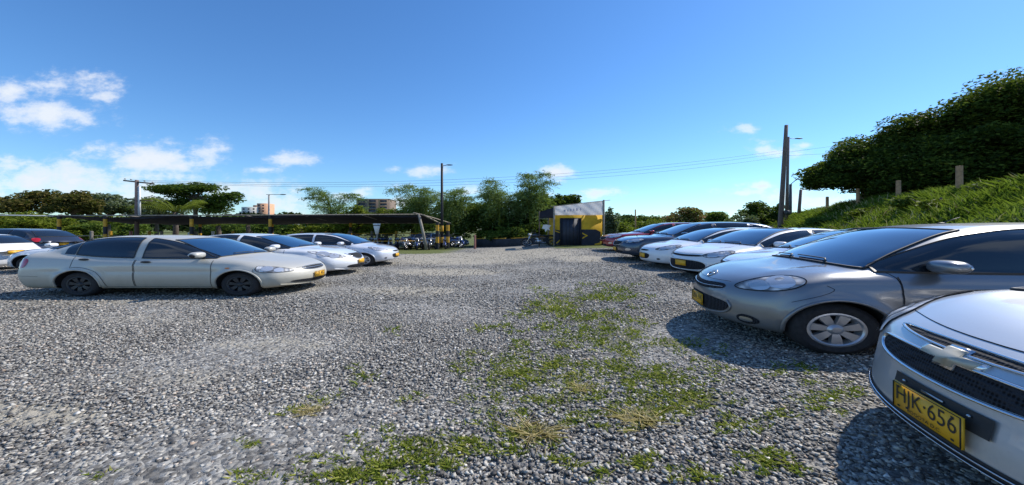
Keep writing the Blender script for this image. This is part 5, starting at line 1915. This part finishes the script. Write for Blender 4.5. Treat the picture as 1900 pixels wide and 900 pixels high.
# ------------------------------------------------------------------ motorcycles
M_bike = [mat('bike_black', (.02, .02, .022), .3, .2, coat=.6), mat('bike_red', (.35, .02, .02), .3, .1, coat=.8), mat('bike_blue', (.03, .07, .28), .3, .2, coat=.8), mat('bike_white', (.6, .6, .6), .3, 0, coat=.8)]
bike_cache = {}


def bike_parts():
    if bike_cache:
        return bike_cache
    c = bike_cache
    for nm, x in (('front_wheel', .64), ('rear_wheel', -.64)):
        t = MB()
        a = np.linspace(0, 2 * math.pi, 25)[:-1]
        t.tube([(x + .26 * math.cos(q), 0, .31 + .26 * math.sin(q)) for q in a], .05, 8, closed=True)
        c[nm] = (t.mesh(nm), M_tyre)
        r_ = MB()
        r_.tube([(x + .215 * math.cos(q), 0, .31 + .215 * math.sin(q)) for q in a], .014, 6, closed=True)
        for q in range(6):
            an = math.pi * q / 6 * 2
            r_.bar((x, 0, .31), (x + .21 * math.cos(an), 0, .31 + .21 * math.sin(an)), .02, .015)
        r_.lathe([(.001, -.05), (.05, -.05), (.05, .05), (.001, .05)], (x, 0, .31), 'y', 12)
        c[nm + '_rim'] = (r_.mesh('rim'), M_satin)
    c['frame'] = (MB().tube([(.42, 0, .95), (.30, 0, .55), (-.1, 0, .38), (-.3, 0, .45), (-.45, 0, .72)], .022, 6).tube([(.42, 0, .92), (-.1, 0, .74), (-.75, 0, .78)], .022, 6).tube([(-.2, .09, .42), (-.64, .09, .31)], .022, 6).tube([(-.2, -.09, .42), (-.64, -.09, .31)], .022, 6).mesh('frame'), M_black)
    c['fork'] = (MB().tube([(.44, .07, .98), (.64, .09, .31)], .022, 8).tube([(.44, -.07, .98), (.64, -.09, .31)], .022, 8).mesh('fork'), M_satin)
    c['fuel_tank'] = (MB().ell((.18, 0, .84), (.27, .14, .13), 16, 10).mesh('fuel_tank'), 'col')
    c['seat'] = (MB().ell((-.36, 0, .83), (.40, .12, .065), 16, 8).mesh('seat'), M_black)
    c['engine'] = (MB().box((-.14, -.12, .30), (.16, .12, .52)).lathe([(.11, -.14), (.11, .14)], (-.05, 0, .38), 'y', 14).tube([(.05, 0, .48), (.16, 0, .68)], .085, 10).mesh('engine'), M_satin)
    c['exhaust'] = (MB().tube([(.16, -.10, .5), (.22, -.12, .3), (0, -.14, .24), (-.35, -.15, .30), (-.82, -.16, .40)], [.02, .02, .025, .045, .05], 8).mesh('exhaust'), M_chrome)
    c['handlebar'] = (MB().tube([(.28, .36, 1.06), (.38, .22, 1.08), (.43, 0, 1.01), (.38, -.22, 1.08), (.28, -.36, 1.06)], .014, 6).mesh('handlebar'), M_black)
    c['headlamp'] = (MB().lathe([(.001, -.09), (.06, -.07), (.085, 0), (.08, .02), (.001, .035)], (.55, 0, .92), 'x', 14).mesh('headlamp'), M_head)
    c['fender'] = (MB().tube([(.64 + .345 * math.cos(q), 0, .31 + .345 * math.sin(q)) for q in np.linspace(.2, 2.2, 10)], .035, 5).mesh('fender'), 'col')
    c['tail'] = (MB().tube([(-.62, 0, .80), (-.88, 0, .84), (-.95, 0, .62)], [.09, .06, .03], 8).mesh('tail'), 'col')
    m_ = MB()
    for s_ in (-1, 1):
        m_.tube([(.34, s_ * .27, 1.07), (.30, s_ * .33, 1.22)], .007, 5)
        m_.ell((.29, s_ * .34, 1.25), (.015, .06, .04), 10, 6)
    c['rear_mirrors'] = (m_.mesh('rear_mirrors'), M_black)
    for me, _ in c.values():
        me.polygons.foreach_set('use_smooth', [True] * len(me.polygons))
    return c


def motorcycle(x, y, z, rz, ci, label, group):
    root = tag(empty('motorcycle', (x, y, z), rz), label, 'motorcycle', group)
    root.rotation_euler = (0, R(0), rz)
    made = {}
    for nm, (me, m) in bike_parts().items():
        par = made.get(nm.replace('_rim', '')) if nm.endswith('_rim') else root
        key = nm
        if m == 'col':
            m = M_bike[ci]
            k = nm + str(ci)
            if k not in MATS:
                MATS[k] = me.copy()
                MATS[k].materials.clear()
                MATS[k].materials.append(m)
            me = MATS[k]
        elif not len(me.materials):
            me.materials.append(m)
        name = 'rim' if nm.endswith('_rim') else ('wheel' if nm.endswith('_wheel') else ('mirror' if nm == 'rear_mirrors' else nm))
        o = bpy.data.objects.new(name, me)
        COL.objects.link(o)
        o.parent = par
        made[nm] = o
    return root


bikes = []
kinds = ['black', 'red', 'blue', 'white']
for row_, (y_, n_) in enumerate(((20.6, 9), (22.6, 9), (21.6, 9))):
    for i_ in range(n_):
        x_ = -9.9 + i_ * .68 + row_ * .35 + rng.uniform(-.08, .08)
        bikes.append((x_, y_ + rng.uniform(-.2, .2), rng.uniform(-.25, .25) + R(-75), [0, 0, 2, 0, 1, 0, 3, 2, 0][(i_ + row_ * 4) % 9], row_, i_, n_))
ordw = ['first', 'second', 'third', 'fourth', 'fifth', 'sixth', 'seventh', 'eighth', 'ninth']
for (x_, y_, a_, c_, row_, i_, n_) in bikes:
    motorcycle(x_, y_, gf(x_, y_), a_, c_, '%s motorcycle, %s from the left in the %s row under the shade roof' % (kinds[c_], ordw[i_], ('front', 'back', 'middle')[row_]), 'motorcycles parked under the shade roof')
motorcycle(1.35, 18.6, gf(1.35, 18.6), R(188), 0, 'black motorcycle parked alone at the left side of the yellow hut', 'motorcycles beside the hut')
motorcycle(-3.1, 21.6, 0, R(-60), 2, 'blue motorcycle parked out between the striped posts', 'motorcycles beside the hut')

# ------------------------------------------------------------------ the yellow and dark hut
HX0, HX1, HY0, HY1 = 2.02, 4.30, 18.3, 20.9
hz_ = gf(3.1, 18.3)
hut = tag(empty('hut', (0, 0, hz_)), 'small yellow hut with dark lower walls, dark door and a white tarpaulin band', 'hut')
M_hy = mottled('hut_yellow', (.68, .40, .012), .75, 4, .85, 1.08, .2, 30)
M_hd = mottled('hut_dark_blue', (.018, .022, .035), .8, 4, .8, 1.3, .2, 30)
M_door = mottled('hut_door', (.022, .028, .045), .6, 6, .8, 1.25)
MB().box((HX0, HY0, 0), (HX1, HY1, 2.32)).build('wall', M_hy, hut)
# painted dado with a slanted top corner, and the arrow marks
MB().add([(3.30, HY0 - .012, .02), (4.22, HY0 - .012, .02), (4.22, HY0 - .012, 1.02), (4.0, HY0 - .012, 1.20), (3.30, HY0 - .012, 1.20)], [(0, 1, 2, 3, 4)]).build('painted_dado', M_hd, hut)
MB().add(
    [(HX0 + .02, HY0 - .012, .02), (2.30, HY0 - .012, .02), (2.30, HY0 - .012, 1.12), (HX0 + .02, HY0 - .012, 1.20)], [(0, 1, 2, 3)]).build('painted_dado', M_hd, hut)
MB().add([(3.34, HY0 - .02, .98), (3.36, HY0 - .02, .86), (3.52, HY0 - .02, .74), (3.36, HY0 - .02, .60), (3.34, HY0 - .02, .48), (3.62, HY0 - .02, .74)], [(0, 1, 2, 5), (5, 2, 3, 4)]).build('arrow_mark', M_hy, hut)
MB().add([(2.04, HY0 - .02, 1.14), (2.04, HY0 - .02, 1.06), (2.29, HY0 - .02, .93), (2.29, HY0 - .02, 1.0)], [(0, 1, 2, 3)]).add([(2.1, HY0 - .02, .18), (2.14, HY0 - .02, .12), (2.29, HY0 - .02, .36), (2.29, HY0 - .02, .46)], [(0, 1, 2, 3)]).build('arrow_mark', M_hy, hut)
MB().add([(3.9, HY0 - .02, .10), (4.2, HY0 - .02, .22), (4.26, HY0 - .02, .08), (4.0, HY0 - .02, .03)], [(0, 1, 2, 3)]).build('arrow_mark', M_hy, hut)
dr_ = MB().box((2.31, HY0 - .05, .02), (3.26, HY0 + .02, 2.02)).build('door', M_door, hut)
df_ = MB()
for a_, c_ in (((2.30, 0), (2.30, 2.04)), ((3.27, 0), (3.27, 2.04)), ((2.30, 2.04), (3.27, 2.04))):
    df_.bar((a_[0], HY0 - .055, a_[1]), (c_[0], HY0 - .055, c_[1]), .05, .05)
df_.build('door_frame', M_blk, hut)
for k_ in range(5):
    MB().box((2.38 + k_ * .18, HY0 - .062, .1), (2.395 + k_ * .18, HY0 - .05, 1.95)).build('door_rib', M_blk, dr_)
# tarpaulin band
tv = []
for i_ in range(25):
    u_ = i_ / 24
    x_ = HX0 - .05 + (HX1 - HX0 + .12) * u_
    ztop = 2.92 + .42 * u_
    for j_ in range(9):
        v_ = j_ / 8
        z_ = 2.28 + (ztop - 2.28) * v_
        tv.append((x_, HY0 - .10 + .035 * math.sin(u_ * 23 + v_ * 4) * math.sin(v_ * 5 + u_ * 6), z_))


def tarp_fn(t, b):
    f = noise(t, 2.5, 5, .6)
    t.links.new(ramp(t, f, [(.3, (.56, .54, .56)), (.6, (.76, .75, .74)), (.8, (.82, .80, .76))])  , b.inputs['Base Color'])
    tr = t.nodes.new('ShaderNodeBsdfTranslucent')
    tr.inputs[0].default_value = (.75, .73, .72, 1)
    mx = t.nodes.new('ShaderNodeMixShader')
    mx.inputs[0].default_value = .4
    t.links.new(b.outputs[0], mx.inputs[1])
    t.links.new(tr.outputs[0], mx.inputs[2])
    t.links.new(mx.outputs[0], t.nodes['Material Output'].inputs[0])


M_tarp = mat('white_tarpaulin', (.7, .7, .7), .6, fn=tarp_fn)
mk('tarpaulin', tv, grid_faces(25, 9), M_tarp, hut, smooth=True)
MB().box((HX0, HY0 + .02, 2.321), (HX1, HY1, 2.42)).build('roof', M_blk, hut)
tt_ = MB()
for k_, (a_, w_) in enumerate(((.42, .09), (.60, .05), (.72, .07), (.88, .05), (1.02, .06), (1.2, .04))):
    tt_.add([(HX0 + a_, HY0 - .15, 2.52 + .02 * k_), (HX0 + a_ + w_, HY0 - .15, 2.52 + .02 * k_), (HX0 + a_ + w_, HY0 - .15, 2.68 + .03 * k_), (HX0 + a_, HY0 - .15, 2.68 + .03 * k_)], [(0, 1, 2, 3)])
M_faint = mat('faded_print', (.48, .45, .53), .7)
tt_.build('faded_lettering', M_faint, hut)
for (x_, y_, h_) in ((HX0 - .03, HY0 - .12, 2.98), (HX1 + .05, HY0 - .12, 3.42), (HX0 - .03, HY1, 2.6), (HX1 + .05, HY1, 2.6)):
    MB().tube([(x_, y_, -.05), (x_, y_, h_)], .045, 8).build('corner_post', M_wood, hut, smooth=True)
MB().tube([(HX0 - .2, HY0 - .14, 2.93), (HX1 + .35, HY0 - .14, 3.40)], .022, 6).build('top_rail', M_wood, hut)
# dark lean-to on its left side
MB().add([(1.30, 18.5, 2.5), (2.0, 18.4, 2.9), (2.0, 20.6, 2.9), (1.30, 20.6, 2.5), (1.30, 18.5, 2.1), (2.0, 18.4, 2.05)], [(0, 1, 2, 3), (0, 4, 5, 1)]).build('side_awning', M_net, hut)
MB().tube([(1.3, 18.45, 2.02), (2.0, 18.35, 1.98)], .02, 6).build('awning_rail', M_wood, hut)
MB().tube([(1.32, 18.5, -.1), (1.32, 18.5, 2.6)], .03, 6).build('awning_post', M_bark, hut)
cl_ = MB().add([(1.50, 18.4, 1.98), (1.62, 18.38, 2.0), (1.88, 18.4, 1.94), (1.78, 18.42, 1.72), (1.84, 18.42, 1.55), (1.70, 18.4, 1.62), (1.60, 18.42, 1.42), (1.56, 18.4, 1.66), (1.44, 18.42, 1.70)], [(0, 8, 7, 5, 1), (1, 5, 3, 2), (5, 4, 3), (7, 6, 5)])
tag(cl_.build('hanging_cloth', M_white), 'white cloth hanging from the dark awning beside the hut', 'cloth')

# low dark wall with a yellow striped top
wl_ = tag(empty('low_wall', (0, 0, 0)), 'low dark grey wall with a yellow and black top edge behind the lot', 'wall')
wb_ = MB()
yb_ = MB()
wp_ = [(-2.35, 25.3, -.2), (0, 22.6, -.05), (2.0, 20.9, .2)]
for a_, c_ in zip(wp_[:-1], wp_[1:]):
    a_, c_ = np.array(a_), np.array(c_)
    hgt_ = .80
    wb_.bar(a_ + np.array([0, 0, hgt_ / 2 - .1]), c_ + np.array([0, 0, hgt_ / 2 - .1]), .15, hgt_ + .2)
    ln_ = np.linalg.norm(c_ - a_)
    k_ = int(ln_ / .55)
    for q_ in range(k_):
        if q_ % 3 < 2:
            p0_, p1_ = a_ + (c_ - a_) * q_ / k_, a_ + (c_ - a_) * (q_ + .96) / k_
            yb_.bar(p0_ + np.array([0, 0, hgt_ + .045]), p1_ + np.array([0, 0, hgt_ + .045]), .17, .09)
M_wallg = mottled('dark_wall_paint', (.035, .038, .045), .85, 3, .7, 1.4)
wb_.build('masonry', M_wallg, wl_)
yb_.build('yellow_marks', M_yel, wl_)

# ------------------------------------------------------------------ poles and wires
M_conc = mottled('brown_concrete', (.20, .14, .12), .85, 5, .75, 1.2, .3, 20)
M_concg = mottled('grey_concrete', (.36, .34, .32), .85, 5, .8, 1.1)
M_steel = mottled('painted_steel', (.06, .065, .07), .5, 8, .8, 1.3)


def pt(px, py, D):
    return np.array(at(px, py, D))


# crossarm pole on the left
cp = tag(empty('utility_pole', (*pt(254, 437, 22)[:2], 0)), 'utility pole with two crossarms behind the silver saloon', 'pole')
o0 = np.array([*pt(254, 437, 22)[:2], 0])
top_ = pt(254, 334, 22) - o0
MB().tube([(0, 0, -.1), (0, 0, top_[2])], [.12, .09], 12).build('shaft', M_conc, cp, smooth=True)
MB().tube([(.16, -.02, 2.8), (.15, -.02, top_[2] - .6)], [.07, .06], 8).build('white_conduit', M_white, cp, smooth=True)
MB().bar(pt(230, 335, 22) - o0, pt(285, 341, 22) - o0, .10, .12).build('crossarm', M_bark, cp)
MB().bar(pt(236, 369, 22) - o0, pt(282, 373, 22) - o0, .08, .09).build('crossarm', M_bark, cp)
for px_, py_ in ((232, 333), (243, 334), (268, 337), (283, 339)):
    q_ = pt(px_, py_, 22) - o0
    MB().lathe([(.02, 0), (.05, .02), (.03, .05), (.05, .08), (.001, .10)], tuple(q_), n=8).build('insulator', M_concg, cp)

# slim lamp with a long arm
lp = tag(empty('street_lamp', (*pt(499, 440, 30)[:2], 0)), 'slim grey street lamp with one long arm, above the shade roof', 'street lamp', 'street lamps')
o0 = np.array([*pt(499, 440, 30)[:2], 0])
MB().tube([(0, 0, 0), pt(499, 361, 30) - o0], [.09, .06], 8).build('post', M_concg, lp, smooth=True)
MB().tube([pt(494, 361, 30) - o0, pt(524, 361, 30) - o0], .03, 6).build('arm', M_steel, lp, smooth=True)
MB().ell(pt(525, 361, 30) - o0, (.28, .1, .06), 10, 6).build('lamp_head', M_steel, lp, smooth=True)

# tall black lamp post
o0 = np.array([*pt(820, 455, 21.5)[:2], 0])
lp = tag(empty('street_lamp', tuple(o0)), 'tall black lamp post with a striped foot at the end of the shade roof', 'street lamp', 'street lamps')
MB().tube([(0, 0, 0), (0, 0, pt(820, 303, 21.5)[2])], [.085, .065], 10).build('post', M_blk, lp, smooth=True)
for z_ in (.45, 1.45):
    MB().lathe([(.092, z_), (.095, z_ + .01), (.094, z_ + .5), (.09, z_ + .51)], n=10).build('yellow_band', M_yel, lp, smooth=True)
zt_ = pt(820, 303, 21.5)[2]
MB().tube([(0, 0, zt_ - .25), (.30, 0, zt_ - .15)], .025, 6).build('arm', M_blk, lp, smooth=True)
MB().ell((.42, 0, zt_ - .15), (.20, .09, .05), 10, 6).build('lamp_head', M_blk, lp, smooth=True)

# big leaning pole on the bank, the lamp pole behind it and the short one
def base_of(px, D):
    x = (px - 950) / 712 * D
    return np.array([x, D, float(bank_h(np.array(x), np.array(float(D)))) - .3])


b0 = base_of(1447, 28)
tp_ = pt(1459, 232, 28)
big = tag(empty('utility_pole', tuple(b0)), 'thick brown pole leaning slightly right on the end of the bank', 'pole')
t0_ = tp_ - b0
tv_ = []
for k_ in range(9):
    f_ = k_ / 8
    c_ = t0_ * f_
    w_, d2_ = .15 - .055 * f_, .10 - .03 * f_
    tv_ += [c_ + np.array(q) for q in ((-w_, -d2_, 0), (w_, -d2_, 0), (w_, d2_, 0), (-w_, d2_, 0))]
mk('shaft', tv_, [(k * 4 + j, k * 4 + (j + 1) % 4, k * 4 + 4 + (j + 1) % 4, k * 4 + 4 + j) for k in range(8) for j in range(4)] + [(32, 33, 34, 35)], M_conc, big)
MB().box((.30, -.2, 2.2), (.62, .05, 2.75)).build('junction_box', M_steel, big)
b0 = base_of(1459, 30)
lp = tag(empty('street_lamp', tuple(b0)), 'brown lamp pole with a short arm right behind the thick leaning pole', 'street lamp', 'street lamps')
tp_ = pt(1463, 254, 30) - b0
MB().tube([(0, 0, 0), tp_], [.13, .08], 10).build('post', M_conc, lp, smooth=True)
MB().tube([tp_ - np.array([0, 0, .2]), pt(1468, 257, 30) - b0, pt(1484, 258, 30) - b0], .03, 6).build('arm', M_steel, lp, smooth=True)
MB().ell(pt(1482, 257, 30) - b0, (.33, .12, .07), 10, 6).build('lamp_head', M_steel, lp, smooth=True)
b0 = base_of(1466, 32)
lp = tag(empty('street_lamp', tuple(b0)), 'short thin lamp post with a rising arm, right of the leaning pole', 'street lamp', 'street lamps')
tp_ = pt(1467, 342, 32) - b0
MB().tube([(0, 0, 0), tp_], [.13, .10], 8).build('post', M_steel, lp, smooth=True)
MB().tube([tp_, pt(1478, 333, 32) - b0, pt(1484, 328, 32) - b0], .035, 6).build('arm', M_steel, lp, smooth=True)
b0 = base_of(1481, 30)
b_ = MB().tube([(0, 0, 0), pt(1486, 352, 30) - b0], [.12, .10], 8)
tag(b_.build('wooden_post', M_conc, loc=tuple(b0), smooth=True), 'slanted brown post between the lamp poles and the first fence log', 'post')

# logs of the fence on the bank
for (px_, pt_, D_, lab_) in ((1780, 308, 13, 'nearest and largest log post, on the bank above the grey hatchback'), (1667, 335, 17, 'second log post from the right on the bank'),
                             (1592, 350, 21, 'third log post from the right, under the tree crown'), (1535, 365, 26, 'fourth log post from the right, against the sky'),
                             (1484, 376, 32, 'smallest log post beside the slanted brown post')):
    b0 = base_of(px_, D_)
    b0[2] += .1
    h_ = pt(px_, pt_, D_)[2] - b0[2]
    b_ = MB().lathe([(.001, -.2), (.095, -.2), (.088, h_), (.001, h_ + .02)], n=12)
    tag(b_.build('log_post', M_log, loc=tuple(b0), smooth=True, sharp=40), lab_, 'post', 'log posts along the bank')
# wire fence beyond the right row
wf = tag(empty('wire_fence', (0, 34, 0)), 'rusty wire fence on thin posts behind the red car', 'fence')
for px_, h_ in ((1162, 2.1), (1179, 4.4), (1220, 2.2), (1258, 2.0), (1298, 2.3), (1341, 2.4)):
    x_ = (px_ - 950) / 712 * 34
    MB().tube([(x_, 0, 0), (x_, 0, h_)], .06, 6).build('post', M_log, wf, smooth=True)
for z_ in (1.0, 1.5, 2.0):
    MB().tube([(9.5, 0, z_), (14, 0, z_ - .03), (19, 0, z_ + .05)], .018, 4).build('wire', M_bark, wf)

# overhead wires
G_ = 'overhead wires across the sky'
for i_, (pa, pb, pc, lab_) in enumerate((((283, 339, 22), (820, 346, 25), (1458, 290, 28), 'lowest overhead wire from the crossarm pole to the leaning pole'),
                                         ((268, 337, 22), (820, 341, 25), (1458, 283, 28), 'middle overhead wire from the crossarm pole to the leaning pole'),
                                         ((243, 334, 22), (820, 336, 25), (1459, 278, 28), 'topmost overhead wire from the crossarm pole to the leaning pole'))):
    A, B_, C_ = pt(*pa), pt(*pb), pt(*pc)
    pts = []
    for t in np.linspace(0, 1, 40):
        u = (B_[0] - A[0]) / (C_[0] - A[0])
        L_ = A + (C_ - A) * t
        zm = A[2] + (C_[2] - A[2]) * u
        L_[2] += (B_[2] - zm) * (t * (1 - t)) / (u * (1 - u))
        pts.append(L_)
    tag(MB().tube(pts, .010, 4).build('overhead_wire', M_steel), lab_, 'wire', G_)
for i_, (pb, pc, lab_) in enumerate((((1540, 272, 28), (1900, 225, 30), 'upper wire running right from the leaning pole'), ((1540, 285, 28), (1900, 250, 30), 'lower wire running right from the leaning pole'))):
    A = pt(1458, 283 + 6 * i_, 28)
    tag(MB().tube([A, pt(*pb), pt(*pc)], .010, 4).build('overhead_wire', M_steel), lab_, 'wire', G_)

# ------------------------------------------------------------------ buildings far away
M_brick = mottled('tower_brick', (.20, .145, .11), .85, .4, .85, 1.15)
M_band = mottled('tower_ochre', (.34, .26, .13), .85, .4, .9, 1.1)
M_win = mat('far_window', (.03, .04, .06), .15, 0, .8)
M_slab = mottled('tower_slab', (.30, .28, .26), .85, .4, .9, 1.1)
D_ = 230
x0_, x1_ = (661 - 950) / 712 * D_, (722 - 950) / 712 * D_
zt_ = EYE + (425 - 370) / 450 * D_
tw = tag(empty('tower_block', ((x0_ + x1_) / 2, D_, 0)), 'brown brick tower block with rows of balconies beyond the trees', 'building', 'buildings in the distance')
hw_ = (x1_ - x0_) / 2
MB().box((-hw_, 0, 0), (hw_, 14, zt_)).build('wall', M_brick, tw)
MB().box((-hw_ - .2, -.2, zt_), (hw_ + .2, 14.2, zt_ + .6)).build('roof', M_slab, tw)
nfl = 11
for c_ in range(3):
    xx0 = -hw_ + 1.2 + c_ * (2 * hw_ / 3)
    MB().box((xx0 - .9, -.35, 0), (xx0 - .2, 0, zt_ - .3)).build('pier', M_band, tw)
    for f_ in range(nfl):
        zf = zt_ - 3.1 * (f_ + 1)
        if zf < 8:
            break
        MB().box((xx0, -.12, zf + .7), (xx0 + 2 * hw_ / 3 - 2.6, -.02, zf + 2.5)).build('window', M_win, tw)
        MB().box((xx0 - .1, -.9, zf + .2), (xx0 + 2 * hw_ / 3 - 2.5, 0, zf + .65)).build('balcony', M_slab, tw)
D_ = 260
ob = tag(empty('apartment_block', ((462 - 950) / 712 * D_, D_, 0)), 'white and orange stepped apartment block on the wooded hill', 'building', 'buildings in the distance')
M_or = mottled('orange_render', (.62, .34, .20), .85, .4, .9, 1.1)
M_cr = mottled('cream_render', (.66, .62, .54), .85, .4, .9, 1.05)


def pb_(px, py):
    return (px - 462) / 712 * D_, EYE + (425 - py) / 450 * D_


for (xa, xb, yt, m_, dy, nm_) in ((438, 452, 392, M_cr, 3, 'wing'), (448, 476, 384, M_cr, 0, 'wall'), (473, 489, 377, M_or, 2, 'tower'), (462, 474, 380, M_or, 4, 'tower')):
    (xa_, z_), (xb_, _) = pb_(xa, yt), pb_(xb, yt)
    w_ = MB().box((xa_, dy, 0), (xb_, dy + 10, z_)).build(nm_, m_, ob)
    nn_ = max(1, int((xb_ - xa_) / 2.6))
    for r_ in range(3):
        for k_ in range(nn_):
            wx0 = xa_ + (xb_ - xa_) * (k_ + .25) / nn_
            MB().box((wx0, dy - .1, z_ - 3 - r_ * 3), (wx0 + 1.2, dy - .01, z_ - 1.4 - r_ * 3)).build('window', M_win, w_)
# the wooded hill it stands on
hv = []
nxh = 60
for i_ in range(nxh):
    px_ = 400 + 260 * i_ / (nxh - 1)
    for j_ in range(6):
        D2 = 235 + j_ * 14
        top = 404 - 14 * math.exp(-((px_ - 460) / 38) ** 2) - 5 * math.exp(-((px_ - 530) / 40) ** 2)
        z_ = (EYE + (425 - top) / 450 * 250) * math.sin(min(1, (j_ + .01) / 3) * math.pi / 2)
        hv.append(((px_ - 950) / 712 * D2, D2, z_))
tag(mk('hill', hv, grid_faces(nxh, 6), mottled('hill_ground', (.05, .07, .03), .9, .2, .8, 1.2), smooth=True), kind='structure')
n_ = 9000
hx_ = rng.uniform(400, 660, n_)
Dh_ = rng.uniform(236, 262, n_)
tp2 = 404 - 14 * np.exp(-((hx_ - 460) / 38) ** 2) - 5 * np.exp(-((hx_ - 530) / 40) ** 2)
zz_ = (EYE + (425 - tp2) / 450 * 250) * np.sin(np.minimum(1, (Dh_ - 235) / 42) * math.pi / 2) + rng.uniform(-.5, 2.2, n_)
V_, F_ = leaves(np.stack([(hx_ - 950) / 712 * Dh_, Dh_, zz_], 1), 1.2, .6)
tag(mk('woods', V_, F_, M_farwood), 'dark woods covering the hill below the apartment block', 'woods', kind='stuff')
for (px_, py_, w_, m_, lab_) in ((548, 415, 14, M_cr, 'small pale house on the far slope seen under the shade roof'), (566, 416, 9, M_or, 'small orange-roofed house on the far slope under the shade roof')):
    D_ = 120
    x_, _, z_ = at(px_, py_, D_)
    h_ = tag(empty('house', (x_, D_, 0)), lab_, 'house', 'buildings in the distance')
    ww_ = w_ / 712 * D_ / 2
    MB().box((-ww_, 0, 0), (ww_, 4, z_)).build('wall', M_cr, h_)
    MB().add([(-ww_ - .2, -.3, z_), (ww_ + .2, -.3, z_), (ww_ + .2, 4.3, z_), (-ww_ - .2, 4.3, z_), (-ww_ - .2, 2, z_ + 1.1), (ww_ + .2, 2, z_ + 1.1)], [(0, 1, 5, 4), (2, 3, 4, 5), (0, 4, 3), (1, 2, 5)]).build('roof', m_ if m_ is M_or else M_slab, h_)
